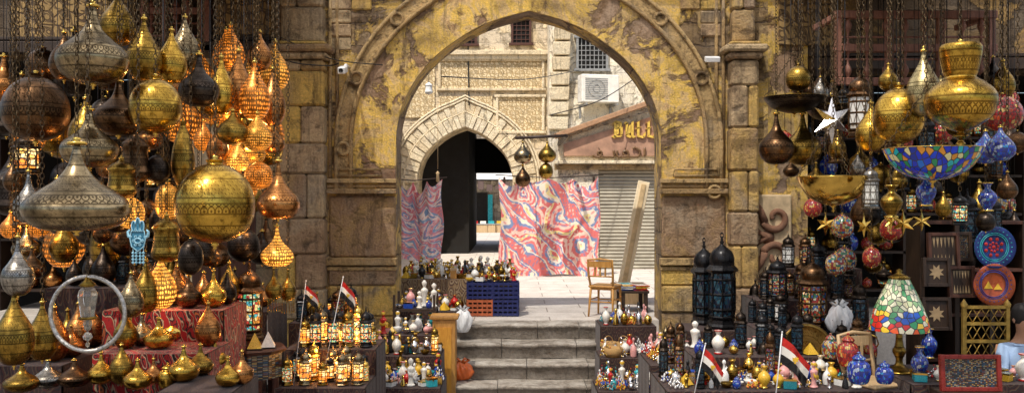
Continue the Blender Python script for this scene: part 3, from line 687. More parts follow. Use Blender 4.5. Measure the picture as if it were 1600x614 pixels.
curtain(600,691,280,408,18.5,CLOTH2,'pink white and blue patterned textile hanging by wall',5,.24)

# ------------------------------------------------------------------ kits of goods
P_={}
P_['onion']=[(0,0),(.22,.015),(.42,.12),(.5,.29),(.45,.43),(.29,.55),(.14,.68),(.075,.82),(.05,.95),(.07,1)]
P_['flat_onion']=[(0,0),(.27,.0),(.43,.08),(.5,.22),(.46,.34),(.34,.45),(.19,.57),(.09,.72),(.045,.88),(.03,1)]
P_['teardrop']=[(0,0),(.25,.025),(.45,.17),(.5,.34),(.43,.52),(.26,.68),(.12,.82),(.06,.93),(.08,1)]
P_['globe']=[(0,0),(.2,.04),(.38,.14),(.48,.3),(.5,.48),(.46,.66),(.36,.81),(.2,.92),(.1,.95),(.12,1)]
P_['tall']=[(.12,0),(.3,.04),(.46,.2),(.5,.38),(.42,.6),(.25,.8),(.12,.93),(.16,1)]
P_['urn']=[(0,0),(.07,.01),(.04,.05),(.12,.09),(.05,.13),(.2,.17),(.42,.27),(.5,.4),(.48,.52),(.33,.62),(.22,.67),(.24,.72),(.28,.85),(.3,.96),(.27,1)]
P_['cylinder_lamp']=[(0,0),(.2,.02),(.42,.1),(.5,.2),(.44,.35),(.4,.6),(.46,.72),(.3,.84),(.1,.92),(.08,1)]
P_['vase']=[(0,0),(.26,0),(.3,.03),(.22,.1),(.42,.3),(.5,.48),(.4,.64),(.18,.78),(.16,.88),(.28,1),(.24,1)]
P_['jar']=[(0,0),(.32,0),(.45,.15),(.5,.4),(.42,.62),(.25,.72),(.3,.78),(.2,.86),(.06,.92),(.09,.96),(0,1)]
P_['bottle']=[(0,0),(.4,0),(.48,.1),(.5,.35),(.36,.52),(.14,.64),(.12,.82),(.2,.86),(.16,.95),(0,1)]
P_['ball']=[(0,0),(.25,.06),(.45,.25),(.5,.48),(.44,.7),(.28,.86),(.1,.93),(.06,.97),(0,1)]
P_['figure']=[(0,0),(.4,0),(.44,.05),(.3,.1),(.26,.3),(.36,.5),(.42,.62),(.2,.7),(.14,.74),(.24,.82),(.24,.9),(.14,.98),(0,1)]
P_['bell']=[(.5,0),(.48,.05),(.42,.3),(.3,.5),(.1,.62),(.06,.75),(.1,.82),(.04,.9),(0,1)]
def k_lamp(n,seg=40):
    pr=P_[n]
    b0=B().lathe(cr(pr,5),seg)
    b1=B().tube([(.075*math.cos(t),.075*math.sin(t),.985) for t in [2*PI*k/14 for k in range(14)]],.022,6,0,True)
    b1.lathe([(.05,.985),(.03,1.02),(.045,1.04),(.0,1.06)],10)
    b2=B().lathe([(0,-.07),(.03,-.055),(.015,-.035),(.05,-.015),(.04,.01)],10)
    return [('body',b0,0),('collar',b1,1),('finial',b2,1)]
def ngonpts(n,r,a0=PI/2): return [(r*math.cos(a0+2*PI*i/n),r*math.sin(a0+2*PI*i/n)) for i in range(n)]
def k_lantern(n=8):
    base=B().lathe([(0,0),(.44,0),(.46,.025),(.40,.05),(.38,.09),(.42,.11),(0,.11)],n,sm=False)
    gl=B().lathe([(.33,.11),(.37,.2),(.37,.52),(.33,.6)],n,sm=False)
    fr=B()
    for i,(x,y) in enumerate(ngonpts(n,1)):
        fr.tube([(x*.35,y*.35,.1),(x*.39,y*.39,.2),(x*.39,y*.39,.52),(x*.36,y*.36,.61)],.02,4,0,False,False)
        x2,y2=ngonpts(n,1)[(i+1)%n]
        am,bm=(x+x2)/2,(y+y2)/2
        q=.385
        A=Vector((x*q,y*q,.36));Bp=Vector((x2*q,y2*q,.36));T=Vector((am*q*1.0,bm*q*1.0,.55));D=Vector((am*q,bm*q,.17))
        fr.tube([A,T,Bp,D],.012,4,0,True,False)
    for z,r_ in ((.12,.39),(.2,.4),(.36,.395),(.52,.4),(.6,.42)): fr.lathe([(r_-.02,z-.014),(r_,z),(r_-.02,z+.014)],n,sm=False)
    dome=B().lathe([(.45,.60),(.48,.62),(.42,.65),(.36,.67),(.37,.70)],n,sm=False)
    dome.lathe(cr([(.36,.70),(.37,.74),(.30,.81),(.14,.86),(.06,.885),(.05,.90)],3),n*2)
    fin=B().lathe([(.05,.895),(.07,.915),(.03,.93),(.05,.945),(.015,.96),(.01,.98)],8)
    fin.tube([(.05*math.cos(t),0,.985+.025*math.sin(t)*1.0) for t in [2*PI*k/10 for k in range(10)]],.01,4,0,True)
    return [('base',base,0),('glass',gl,1),('frame',fr,0),('dome',dome,0),('finial',fin,0)]
def k_bowl():
    b0=B().lathe(cr([(0,0),(.16,.06),(.34,.3),(.45,.68),(.5,1)],5)+cr([(.48,1),(.43,.68),(.3,.34),(0,.14)],3),44)
    b1=B().tube([(.495*math.cos(t),.495*math.sin(t),1) for t in [2*PI*k/40 for k in range(40)]],.014,6,0,True)
    b2=B().lathe([(0,-.25),(.02,-.2),(.01,-.1),(.05,0)],10)
    return [('bowl',b0,0),('rim',b1,1),('finial',b2,1)]
def k_star(n=6,dep=.16):
    b0=B(); vs=[(0,-dep,0),(0,dep,0)]
    for i in range(2*n):
        r_=.5 if i%2==0 else .2; a=PI/2+PI*i/n; vs.append((r_*math.cos(a),0,r_*math.sin(a)))
    fs=[]
    for i in range(2*n): fs+=[(0,2+i,2+(i+1)%(2*n)),(1,2+(i+1)%(2*n),2+i)]
    b0.add([(x,y,z+.5) for x,y,z in vs],fs,[[(0,0),(1,0),(.5,1)]]*len(fs))
    b1=B().tube([(.04*math.cos(t),0,1.03+.04*math.sin(t)) for t in [2*PI*k/10 for k in range(10)]],.012,4,0,True)
    return [('star',b0,0),('hanger',b1,1)]
def k_solid(n,seg=20): return [('body',B().lathe(cr(P_[n],4),seg),0)]
def k_vase():
    p=k_solid('vase',24); b1=B().tube([(.285*math.cos(t),.285*math.sin(t),1) for t in [2*PI*k/16 for k in range(16)]],.02,5,0,True)
    b2=B().lathe([(.31,.0),(.33,.03),(.26,.06)],20)
    return p+[('rim',b1,1),('foot',b2,1)]
def k_jug():
    p=k_solid('bottle',22); h=B().tube([(.45,0,.35),(.62,0,.5),(.5,0,.75),(.14,0,.84)],.04,6); q=B().tube([(-.4,0,.38),(-.6,0,.5),(-.68,0,.72)],[.07,.045,.03],6)
    return p+[('handle',h,1),('spout',q,1)]
def k_pyr(): return [('body',B().lathe([(0,0),(.7,0),(.66,.05),(0,1)],4,sm=False,a0=PI/4),0),('base',B().box((0,0,-.02),(1.06,1.06,.06)),1)]
def k_box():
    b=B().box((0,0,.4),(1,.8,.8)); t=B().box((0,0,.9),(1.05,.85,.2)); t.box((0,-.43,.75),(.14,.04,.2)); return [('body',b,0),('lid',t,1)]
def k_figure():
    b=B().lathe(cr(P_['figure'],4),18,k=(1,.8,1)); h=B().tube([(-.3,-.05,.6),(-.36,-.2,.45),(-.05,-.36,.42)],.07,6); h.tube([(.3,-.05,.6),(.36,-.2,.45),(.05,-.36,.4)],.07,6)
    h.lathe([(0,.06),(.26,.0),(.28,-.03),(.24,-.1)],12,c=(0,0,.93))
    return [('body',b,0),('arms_and_headdress',h,1)]
def k_cat():
    b=B().lathe(cr([(0,0),(.36,0),(.42,.1),(.36,.35),(.24,.55),(.16,.66),(.2,.74),(.22,.84),(.12,.93),(0,.95)],3),16,k=(.8,1,1))
    for s_ in (-1,1): b.lathe([(.07,0),(0,.12)],6,c=(s_*.1,0,.9))
    b.tube([(0,.35,.05),(.25,.3,.05),(.35,0,.05)],.04,5)
    return [('body',b,0)]
def k_pendant():
    p=k_lamp('onion',28); f=B()
    for i in range(14):
        a=2*PI*i/14; f.tube([(.36*math.cos(a),.36*math.sin(a),.1),(.36*math.cos(a),.36*math.sin(a),-.32)],.014,3)
        f.lathe([(0,-.04),(.03,0),(0,.04)],5,c=(.36*math.cos(a),.36*math.sin(a),-.34))
    return p+[('fringe',f,1)]
def k_basket():
    b=B().lathe([(0,0),(.38,0),(.46,.3),(.5,.7),(.47,.72),(.42,.3),(.34,.06),(0,.06)],20); h=B().tube([(.47*math.cos(t),0,.7+.5*math.sin(t)) for t in [PI*k/10 for k in range(11)]],.03,5)
    return [('bowl',b,0),('handle',h,1)]
def k_strand():
    b=B(); r=random.Random(5)
    for i in range(44):
        a=r.uniform(0,2*PI); q=.54*math.sqrt(r.random()); z=(1-q*1.5)*r.random()
        s_=r.uniform(.045,.095)
        b.lathe([(0,-s_),(s_*.8,-s_*.5),(s_,0),(s_*.8,s_*.5),(0,s_)],7,c=(q*math.cos(a),q*math.sin(a),.08+.8*max(0,z)),m=i%2)
    return [('body',b,0)]
def k_dish():
    return [('body',B().lathe([(0,0),(.22,0),(.3,.1),(.5,.8),(.48,.85),(.28,.25),(0,.2)],20),0)]
KITS={'lantern':lambda:k_lantern(8),'lantern6':lambda:k_lantern(6),'bowl':k_bowl,'star':k_star,'vase':k_vase,'jug':k_jug,'pyramid':k_pyr,'box':k_box,'figure':k_figure,'cat':k_cat,'pendant':k_pendant,'basket':k_basket,'strand':k_strand,'dish':k_dish,
 'jar':lambda:k_solid('jar',22),'bottle':lambda:k_solid('bottle',16),'ball':lambda:k_lamp('ball',28)[:1],'bell':lambda:k_solid('bell',20)}
for n in ('onion','flat_onion','teardrop','globe','tall','urn','cylinder_lamp'): KITS[n]=(lambda n=n:k_lamp(n))
_c={};_k={}
def kitmesh(kind,mats,joined):
    if kind not in _k: _k[kind]=KITS[kind]()
    key=(kind,tuple(m.name for m in mats),joined)
    if key not in _c:
        if joined:
            b=B()
            for (n,pb,sl) in _k[kind]: b.join(pb,None,min(sl,len(mats)-1))
            _c[key]=mesh(b,kind,list(mats))
        else: _c[key]=[(n,mesh(pb,n,mats[min(sl,len(mats)-1)])) for (n,pb,sl) in _k[kind]]
    return _c[key]
_ch={}
def chainmesh(l,cord=False):
    l=max(.05,round(l/.05)*.05); k=(l,cord)
    if k not in _ch: _ch[k]=mesh(B().tube([(0,0,0),(0,0,l)],.0035,4) if cord else B().chain((0,0,0),(0,0,l)),'cord' if cord else 'chain',IRON if cord else CHAINM)
    return _ch[k],l
def item(kind,mats,loc,w,h,name,label,cat,group=None,rz=0,small=False,tilt=(0,0)):
    if small:
        o=put(name,kitmesh(kind,mats,True),None,loc,(w,w,h),(tilt[0],tilt[1],rz)); return tag(o,label,cat,group)
    t=thing(name,label,cat,loc,(tilt[0],tilt[1],rz),group)
    for n,me in kitmesh(kind,mats,False): put(n,me,t,(0,0,0),(w,w,h))
    return t
WORD={GOLD:'gold engraved',GOLD2:'old gold engraved',SILVB:'silvery brass engraved',SILV:'silver engraved',BRONZE:'bronze engraved',DARKM:'dark blackened',COPPER:'copper engraved',GLIT:'glowing pierced gold',CLIT:'glowing pierced copper',GHOT:'brightly glowing gold',FILI:'pale gold filigree',BLUEM:'blue mosaic glass',REDM:'red mosaic glass',MULTID:'coloured glass mosaic',MULTI:'lit coloured glass',BOWLM:'blue and green mosaic',GOLDP:'polished brass',TIN:'bright tin',DGLASS:'black iron and blue glass',IRON:'black iron'}
SHAPE={'onion':'onion-shaped lamp','flat_onion':'broad onion-shaped lamp','teardrop':'teardrop lamp','globe':'globe lamp','tall':'tall slender lamp','urn':'urn-shaped lamp','cylinder_lamp':'cylindrical lamp','bowl':'bowl lamp','star':'star lamp','lantern':'eight-sided lantern','lantern6':'six-sided lantern','pendant':'small fringed lamp','vase':'vase lamp'}
HUNG=[]
def hang(kind,px,pyt,pyb,wpx,d,mat,m2=None,gl=None,cord=False):
    w=wpx*d/F;h=(pyb-pyt)*d/F; loc=S(px,pyb,d)
    HUNG.append((loc.x,loc.y,loc.z,w/2,h))
    mats=[mat,m2 or GOLDP]
    if kind.startswith('lantern'): mats=[mat,gl or MULTI]
    nm={'bowl':'bowl_lamp','star':'star_lamp','lantern':'hanging_lantern','lantern6':'hanging_lantern'}.get(kind,'hanging_lamp')
    t=item(kind,mats,loc,w,h,nm,WORD.get(mat,'engraved metal')+' '+SHAPE[kind]+' hanging on a '+('cord' if cord else 'chain'),'lamp','lamps hanging from the canopies',rnd.uniform(-.7,.7) if kind!='star' else rnd.uniform(-.4,.4))
    zt=ztop(d)+.1
    if kind=='bowl':
        b=B(); top=min(h+w*.75,zt-loc.z)
        for k in range(3):
            a=.5+2*PI*k/3; b.chain((w*.49*math.cos(a),w*.49*math.sin(a),h),(0,0,top))
        b.chain((0,0,top),(0,0,max(zt-loc.z,top+.05))); put('chain',mesh(b,'chain',CHAINM),t)
    else:
        l=zt-loc.z-h*1.03
        if l>.03:
            me,rl=chainmesh(l,cord); put('cord' if cord else 'chain',me,t,(0,0,h*1.03),(1,1,l/rl))
    return t
Lf=[('onion',145,8,132,108,6.2,SILVB),('teardrop',184,-12,72,56,6.9,GOLD2),('teardrop',225,28,128,53,6.8,GOLD2),('teardrop',268,46,131,47,7.0,GOLD),('teardrop',289,26,110,44,7.5,SILVB),
('onion',311,84,167,62,7.4,DARKM),('teardrop',346,88,179,41,8,GOLD),('teardrop',373,78,177,43,8.4,COPPER),('teardrop',398,96,188,47,8.1,CLIT),('teardrop',426,106,198,40,8.6,COPPER),
('globe',56,116,222,98,6.9,BRONZE),('onion',185,126,212,82,6.5,BRONZE),('globe',243,120,209,80,6.4,GOLD),('onion',140,170,262,86,6.1,SILVB),
('teardrop',364,172,226,50,7.9,GOLD2),('teardrop',402,176,236,46,8.0,GLIT),('tall',286,190,290,36,7.0,GOLD2),('cylinder_lamp',211,206,286,46,6.8,BRONZE),('globe',246,240,287,35,6.9,DARKM),
('teardrop',340,196,255,34,8.3,COPPER),('teardrop',372,222,268,34,8.4,GHOT),('globe',405,252,296,42,8.2,CLIT),('teardrop',428,196,240,34,8.8,COPPER),('teardrop',318,188,236,30,8.6,CLIT),
('flat_onion',120,222,359,158,4.9,SILVB),('globe',336,250,381,121,6.3,GOLD),('flat_onion',435,250,341,66,7.6,COPPER),('flat_onion',433,352,415,50,7.8,GHOT),
('cylinder_lamp',190,246,311,46,6.6,GOLD2),('globe',204,306,358,42,6.9,GHOT),('lantern',42,205,272,46,7.6,DARKM),('onion',45,266,348,46,6.6,SILV),('teardrop',20,250,300,28,7.8,BRONZE),
('onion',28,368,462,48,5.8,SILV),('globe',298,372,430,38,6.6,DARKM),('cylinder_lamp',260,335,410,46,7.0,GOLD2),('globe',262,285,345,38,7.4,GLIT),
('pendant',428,418,468,27,7.9,GOLD2),('pendant',450,420,470,26,8.1,GOLD2),('teardrop',205,425,496,38,6.7,SILVB),('teardrop',228,405,488,40,7.1,GOLD2),('teardrop',251,398,482,48,7.2,GHOT),
('teardrop',22,455,570,58,5.8,GOLD2),('teardrop',66,470,562,46,6.2,GOLD2),('lantern',40,300,352,44,7.4,COPPER),('globe',60,330,372,36,8.4,CLIT),('teardrop',16,330,372,30,7.9,CLIT),
('cylinder_lamp',310,270,330,34,8.6,GOLD2),('teardrop',385,262,312,34,8.9,CLIT),('globe',230,310,342,28,8.3,BRONZE),('teardrop',160,330,380,30,8.2,BRONZE),('teardrop',100,50,126,44,8.0,BRONZE)]
for l in Lf:
    kw={}
    if l[0]=='lantern': kw['gl']=AMBER
    hang(*l,**kw)
Rt=[('bowl',1241,152,177,94,9,DARKM),('bowl',1300,166,190,84,9.2,DARKM),('star',1300,150,226,74,8.4,TIN),('teardrop',1388,100,142,30,7.9,GOLD2),('globe',1404,134,226,76,7.4,GOLD),
('teardrop',1443,78,183,52,7.2,FILI),('urn',1501,70,227,104,6.6,GOLD),('teardrop',1361,160,237,47,8.0,GOLD),('onion',1213,176,257,54,9.0,BRONZE),('onion',1254,176,258,58,9.2,GOLD2),
('bowl',1302,276,321,110,8,GOLDP),('bowl',1457,232,282,146,6.8,BOWLM),('globe',1566,148,206,60,7.6,REDM),('teardrop',1540,204,256,42,7.1,BLUEM),('teardrop',1563,198,252,44,6.8,BLUEM),
('vase',1447,274,322,30,7.0,BLUEM),('vase',1393,290,340,34,7.4,GOLD2),('vase',1543,286,330,28,7.2,BLUEM),('teardrop',1574,268,312,30,7.4,BRONZE),('star',1350,336,372,30,8.2,GOLDP),('star',1290,334,368,32,8.6,GOLDP),('star',1411,330,368,36,7.8,GOLDP),
('globe',1316,334,372,34,8.6,MULTID),('globe',1270,308,340,28,8.9,REDM),('globe',1362,384,418,28,8.8,REDM),('globe',1306,394,430,32,8.9,MULTID),('lantern',1500,300,352,28,7.8,IRON),('globe',1540,330,362,28,7.9,DARKM),('teardrop',1474,300,340,24,8.2,GOLD2),
('star',1440,330,362,30,8.4,GOLDP),('star',1392,332,362,26,8.6,GOLDP),('teardrop',1340,240,275,24,9,SILV),('teardrop',1282,120,160,26,9.3,SILV),('teardrop',1250,110,150,24,9.5,BRONZE),('globe',1470,120,150,26,8.4,FILI),('globe',1590,205,240,30,7.2,BRONZE)]
for r_ in Rt: hang(*r_)
hang('lantern',1343,108,216,44,8.6,BRONZE,gl=MILK); hang('lantern',1360,255,326,30,7.8,SILV,gl=MILK); hang('lantern',1283,200,235,20,9.3,IRON,gl=MULTID)
def deeper(n,px0,px1,py0,py1,d0,d1,pool,w0,w1,tries=3000):
    c=0
    for _ in range(tries):
        if c>=n: break
        px,py,d=rnd.uniform(px0,px1),rnd.uniform(py0,py1),rnd.uniform(d0,d1); w=rnd.uniform(w0,w1)
        if 1160<px<1262 and py>290: continue
        kind,mat=pool[rnd.randrange(len(pool))]
        hp=w*{'onion':1.25,'teardrop':1.7,'globe':1.1,'tall':2,'cylinder_lamp':1.5,'lantern':2.1,'lantern6':2.0,'vase':1.5,'star':1.05}[kind]
        p=S(px,py,d); r_=w*d/F/2; h=hp*d/F
        if any(math.hypot(p.x-a,p.y-b_)<r_+q+.02 and p.z<c_+hh+.03 and p.z+h>c_-.03 for a,b_,c_,q,hh in HUNG): continue
        hang(kind,px,py-hp,py,w,d,mat,gl=(AMBER if px<800 else DGLASS),cord=True); c+=1
LP=[('onion',BRONZE),('onion',DARKM),('teardrop',GOLD2),('teardrop',BRONZE),('globe',DARKM),('globe',BRONZE),('teardrop',GOLD2),('cylinder_lamp',DARKM),('tall',GOLD2),('onion',COPPER),('globe',GOLD2),('teardrop',DARKM),('onion',SILVB),('teardrop',CLIT)]
deeper(24,325,436,110,350,8.8,10.6,[('teardrop',CLIT),('teardrop',COPPER),('teardrop',GLIT),('onion',GLIT),('globe',GOLD2),('teardrop',GOLD),('globe',CLIT)],34,50)
deeper(44,4,430,120,430,8.4,11.0,LP,40,62)
deeper(12,4,330,330,470,7.2,9.2,LP,34,50)
RP=[('globe',REDM),('globe',DARKM),('globe',MULTID),('teardrop',BRONZE),('onion',GOLD2),('lantern6',IRON),('lantern',BRONZE),('teardrop',GOLD2),('lantern',IRON),('onion',DARKM),('teardrop',DARKM),('lantern6',IRON),('globe',GOLD2),('lantern',DARKM),('onion',BRONZE)]
deeper(75,1205,1590,130,440,8.8,11.2,RP,24,40)
def chang(kind,px,pyt,pyb,wpx,d,mat,label,up):
    w=wpx*d/F;h=(pyb-pyt)*d/F;loc=S(px,pyb,d); t=item(kind,[mat,GOLDP],loc,w,h,'hanging_lamp',label,'lamp','lamps hanging in the courtyard')
    l=S(0,up,d).z-loc.z-h; put('chain',mesh(B().chain((0,0,0),(0,0,l),.05,.006),'chain',CHAINM),t,(0,0,h))
for a in (('teardrop',817,222,256,28,19,SILVB,212),('teardrop',855,222,254,28,19,GOLD2,214),('teardrop',817,258,292,24,19,BRONZE,256),('globe',853,254,280,22,19,GOLD2,252)):
    chang(*a[:7],'dark brass lamp hanging from a beam in the courtyard',a[7])
b=B(); p=S(812,216,19); q=S(885,212,19); b.tube([(p.x-.1,p.y,p.z),(q.x,q.y,q.z)],.035,6); b.box((q.x+.0,p.y+1.55,q.z),(.07,3.1,.07))
single('wooden_beam',b,DWOOD,'dark wooden beam carrying brass lamps in courtyard','beam')
p=S(670,148,16.5); t=item('cylinder_lamp',[MILK,IRON],(p.x,p.y,p.z),.15,.24,'street_lamp','white glass lamp hanging below the awning','lamp'); put('chain',mesh(B().chain((0,0,0),(0,0,.35)),'chain',CHAINM),t,(0,0,.24))

# ------------------------------------------------------------------ display tables
def table(x0,x1,y0,y1,z,label,mat=DWOOD,cloth=None,name='display_table'):
    t=thing(name,label,'table',((x0+x1)/2,(y0+y1)/2,-1)); w=x1-x0;dp=y1-y0;h=z+1
    part('top',B().box((0,0,h-.02),(w,dp,.04)),mat,t,bevel=.006)
    for sx in (-1,1):
        for sy in (-1,1): part('leg',B().box((sx*(w/2-.05),sy*(dp/2-.05),(h-.04)/2),(.06,.06,h-.04)),mat,t)
    if cloth:
        def fn(u,v):
            s_=.022*math.sin(u*w*24)+.012*math.sin(u*w*55)
            return (-w/2-.01+u*(w+.02),-dp/2-.03-.03*(1-v)+s_*(1-v)*1.2,.03+v*(h+.003-.03))
        b=B().grid(fn,60,10); b.grid(lambda u,v:(-w/2+u*w,-dp/2-.03+v*(dp+.03),h+.003),2,2)
        for s_ in (-1,1): b.grid(lambda u,v,s_=s_:(s_*(w/2+.012+.012*math.sin(u*20)*(1-v)),-dp/2+u*dp,.05+v*(h-.047)),20,4)
        part('tablecloth',b,cloth,t)
    return t
DCL=clothmat('dark_stall_cloth',[(.04,.010,.010),(.010,.008,.010),(.06,.015,.012),(.09,.06,.035),(.015,.012,.015)],12,7,6,.9,.4)
table(-3.25,-2.38,CY+6.92,CY+7.5,.54,'table covered with red black and white arabesque cloth',DWOOD,CLOTH3)
table(-3.45,-2.45,CY+7.52,CY+8.3,.80,'tall stand draped in red arabesque cloth',DWOOD,CLOTH3)
table(-2.50,-1.98,CY+6.25,CY+6.88,.38,'low stand draped in dark patterned cloth',DWOOD,DCL)
table(-3.75,-2.75,CY+5.6,CY+6.4,.33,'dark wooden stand for silver lamps',DWOOD,DCL)
table(-4.6,-3.5,CY+6.9,CY+7.9,.45,'dark stand crowded with small metal lamps',DWOOD,DCL)
table(-4.4,-3.5,CY+8.4,CY+9.2,.9,'tall dark stand crowded with metal lamps',DWOOD,DCL)
table(-3.35,-2.6,CY+9.4,CY+10.2,.55,'dark shop counter crowded with brass lamps',DWOOD,DCL)
table(-2.18,-1.36,CY+8.2,CY+8.8,.0,'rough wooden shelf crowded with lit lanterns',DWOOD,DCL)
table(-2.25,-1.36,CY+8.82,CY+9.45,.25,'raised wooden shelf of lit lanterns',DWOOD,DCL)
table(-2.4,-1.75,CY+9.6,CY+10.3,.4,'dark upper shelf of metal lanterns',DWOOD,DCL)
table(-1.75,-.78,CY+9.6,CY+10.4,-.3,'low wooden table crowded with small souvenirs',DWOOD,DCL)
table(-1.8,-.85,CY+10.42,CY+11.0,-.1,'raised wooden table of small souvenirs',DWOOD,DCL)
table(-1.7,-1.0,CY+11.02,CY+11.45,.05,'narrow raised table of small souvenirs',DWOOD,DCL)
table(.98,1.85,CY+10.1,CY+10.8,-.45,'low table of beads and trinkets',DWOOD,DCL)
table(1.08,2.0,CY+10.82,CY+11.4,-.2,'table of baskets and glass ornaments',DWOOD,DCL)
table(1.15,1.85,CY+11.45,CY+12.1,.1,'raised table of glass ornaments',DWOOD,DCL)
table(1.65,2.1,.95,1.6,.34,'small table stacked with magazines',DWOOD)
table(2.02,2.72,CY+10.25,CY+10.9,.22,'dark stand carrying tall black lanterns',DWOOD,DCL)
table(2.55,3.75,CY+9.2,CY+9.95,.38,'dark table crowded with metal lanterns',DWOOD,DCL)
table(2.75,4.0,CY+10,CY+10.6,.6,'high dark shelf crowded with metal lanterns',DWOOD,DCL)
table(3.3,4.2,CY+10.7,CY+11.3,.9,'highest dark shelf crowded with metal lanterns',DWOOD,DCL)
table(1.35,3.4,CY+7.75,CY+8.55,.07,'long low table crowded with souvenirs',DWOOD,DCL)
table(1.75,3.5,CY+8.57,CY+9.18,.22,'long middle table crowded with lanterns',DWOOD,DCL)
table(1.45,2.4,CY+9.3,CY+10.1,.0,'dark low table of small lanterns',DWOOD,DCL)
table(3.42,4.6,CY+7.6,CY+8.5,.16,'dark table with stained glass lamp and mosaics',DWOOD,DCL)
PCL=clothmat('faded_stripe_cloth',[(.30,.21,.12),(.10,.05,.03),(.32,.24,.15),(.08,.04,.03),(.22,.14,.07)],14,5,5,.5,.4)
table(-1.75,.06,CY+13.72,CY+15.2,.5,'market table behind arch crowded with ceramics',DWOOD,PCL)
table(-1.72,-.72,CY+12.78,CY+13.5,.12,'low table with white figurines',DWOOD,DCL)

def scatter(x0,x1,y0,y1,z,cell,pool,group,rz=3.1,big=1.0):
    nx=max(1,int((x1-x0)/cell)); ny=max(1,int((y1-y0)/cell))
    for j in range(ny):
        for i in range(nx):
            kind,mats,w,h,name,label,cat=pool[rnd.randrange(len(pool))]
            s_=rnd.uniform(.7,1.45)*big; ww=min(w*s_,cell*1.0)
            if kind in('strand','dish'): ww=min(w*s_,cell*1.05)
            x=x0+(i+.5+.5*(j%2)*.5)*(x1-x0)/nx+rnd.uniform(-.2,.2)*cell; y=y0+(j+.5)*(y1-y0)/ny+rnd.uniform(-.18,.18)*cell
            off=.05*h if kind=='pyramid' else 0
            item(kind,mats,(min(x,x1),y,z+.004+off),ww,h*s_,name,label,cat,group,rnd.uniform(-rz,rz),True)
LANT_LIT=[('lantern',[GOLD2,AMBER],.14,.30,'small_lantern','small brass lantern with glowing amber glass','lantern'),('lantern6',[IRON,AMBER],.12,.26,'small_lantern','small black lantern with glowing amber glass','lantern'),('lantern6',[SILVB,AMBER],.13,.28,'small_lantern','small silvery lantern with glowing amber glass','lantern'),('lantern6',[GOLDP,MULTI],.13,.28,'small_lantern','small lantern with lit coloured glass','lantern'),('lantern',[IRON,MULTI],.15,.34,'small_lantern','small black lantern with lit coloured glass','lantern'),('lantern6',[GOLD2,MULTI],.13,.30,'small_lantern','small brass lantern with lit coloured glass','lantern')]
LANT_DK=[('lantern',[IRON,DGLASS],.16,.36,'small_lantern','black metal lantern with blue glass','lantern'),('lantern6',[IRON,DGLASS],.14,.32,'small_lantern','black metal six-sided lantern','lantern'),('lantern',[BRONZE,MULTID],.16,.34,'small_lantern','bronze lantern with coloured glass','lantern'),('lantern',[DARKM,DGLASS],.16,.36,'small_lantern','black metal lantern with blue glass','lantern'),('lantern6',[DARKM,MILK],.13,.3,'small_lantern','dark lantern with milky glass','lantern'),('bell',[DARKM],.18,.24,'metal_bell','dark engraved metal dome cover','bell')]
LAMPS=[('onion',[m_,GOLDP],.2,.24,'table_lamp',WORD[m_]+' onion-shaped lamp on a stand','lamp') for m_ in (GOLD,GOLD2,SILVB,COPPER,BRONZE)]+[('teardrop',[m_,GOLDP],.17,.3,'table_lamp',WORD[m_]+' teardrop lamp on a stand','lamp') for m_ in (GOLD2,COPPER,DARKM)]
TR=[]
for m_,w_ in ((WHITEC,'white'),(REDP,'red'),(BLUEP,'blue'),(TEAL,'turquoise'),(YEL,'yellow'),(PINKP,'pink'),(MILK,'milky'),(TIN,'silver'),(GOLDP,'brass'),(GOLD2,'engraved brass'),(BLACKP,'black')):
    TR+=[('vase',[m_,GOLDP],.09,.14,'small_vase','small '+w_+' polished vase among souvenirs','vase'),('figure',[m_,YEL],.07,.17,'figurine','small '+w_+' pharaonic figurine among souvenirs','figurine'),('box',[m_,GOLDP],.10,.06,'trinket_box','small '+w_+' lidded trinket box','box'),('dish',[m_],.12,.05,'small_dish','small '+w_+' round dish among souvenirs','dish')]
TR+=[('cat',[BLACKP],.09,.18,'cat_figurine','small black seated cat figurine','figurine'),('cat',[GOLDP],.08,.15,'cat_figurine','small golden seated cat figurine','figurine'),('pyramid',[YEL,BLACKP],.09,.08,'pyramid_souvenir','small golden pyramid souvenir','souvenir'),('jar',[BLUEM],.09,.12,'small_jar','small blue mosaic glass jar','jar'),('ball',[GOLDP],.09,.09,'brass_ball','small polished brass ball ornament','ornament'),('ball',[GOLD],.10,.12,'brass_ball','small engraved brass ball ornament','ornament'),('vase',[GOLD2,GOLDP],.10,.18,'small_vase','small engraved brass vase among souvenirs','vase'),('bell',[GOLD2],.10,.15,'metal_bell','small engraved brass bell among souvenirs','bell'),('vase',[WHITEC,REDP],.09,.16,'small_vase','small white vase with red rim','vase'),('figure',[WHITEC,WHITEC],.09,.2,'figurine','small white plaster figurine among souvenirs','figurine')]
BEAD=[('strand',[m_],.16,.14,'bead_heap','heap of shiny '+w_+' glass beads','beads') for m_,w_ in ((TIN,'silver'),(REDP,'red'),(BLUEP,'blue'),(MILK,'white'),(TEAL,'turquoise'),(PINKP,'pink'),(YEL,'yellow'))]
BEAD=[]
for a_,b_,w_ in ((TIN,MILK,'silver and white'),(REDP,TIN,'red and silver'),(BLUEP,MILK,'blue and white'),(PINKP,MILK,'pink and white'),(TEAL,TIN,'turquoise and silver'),(TIN,GOLDP,'silver and gold'),(ORNG,YEL,'orange and yellow')):
    BEAD.append(('strand',[a_,b_],.16,.15,'bead_heap','heap of shiny '+w_+' glass beads','beads'))
BEAD+=[('ball',[TIN],.09,.09,'glass_bauble','shiny silver glass bauble','ornament'),('bottle',[MILK],.06,.16,'perfume_bottle','white glass perfume bottle','bottle'),('bottle',[TIN],.06,.16,'perfume_bottle','silvered glass perfume bottle','bottle'),('bottle',[PINKP],.05,.15,'perfume_bottle','pink glass perfume bottle','bottle')]
_k['strand']=None; del _k['strand']
SM=TR[-10:]
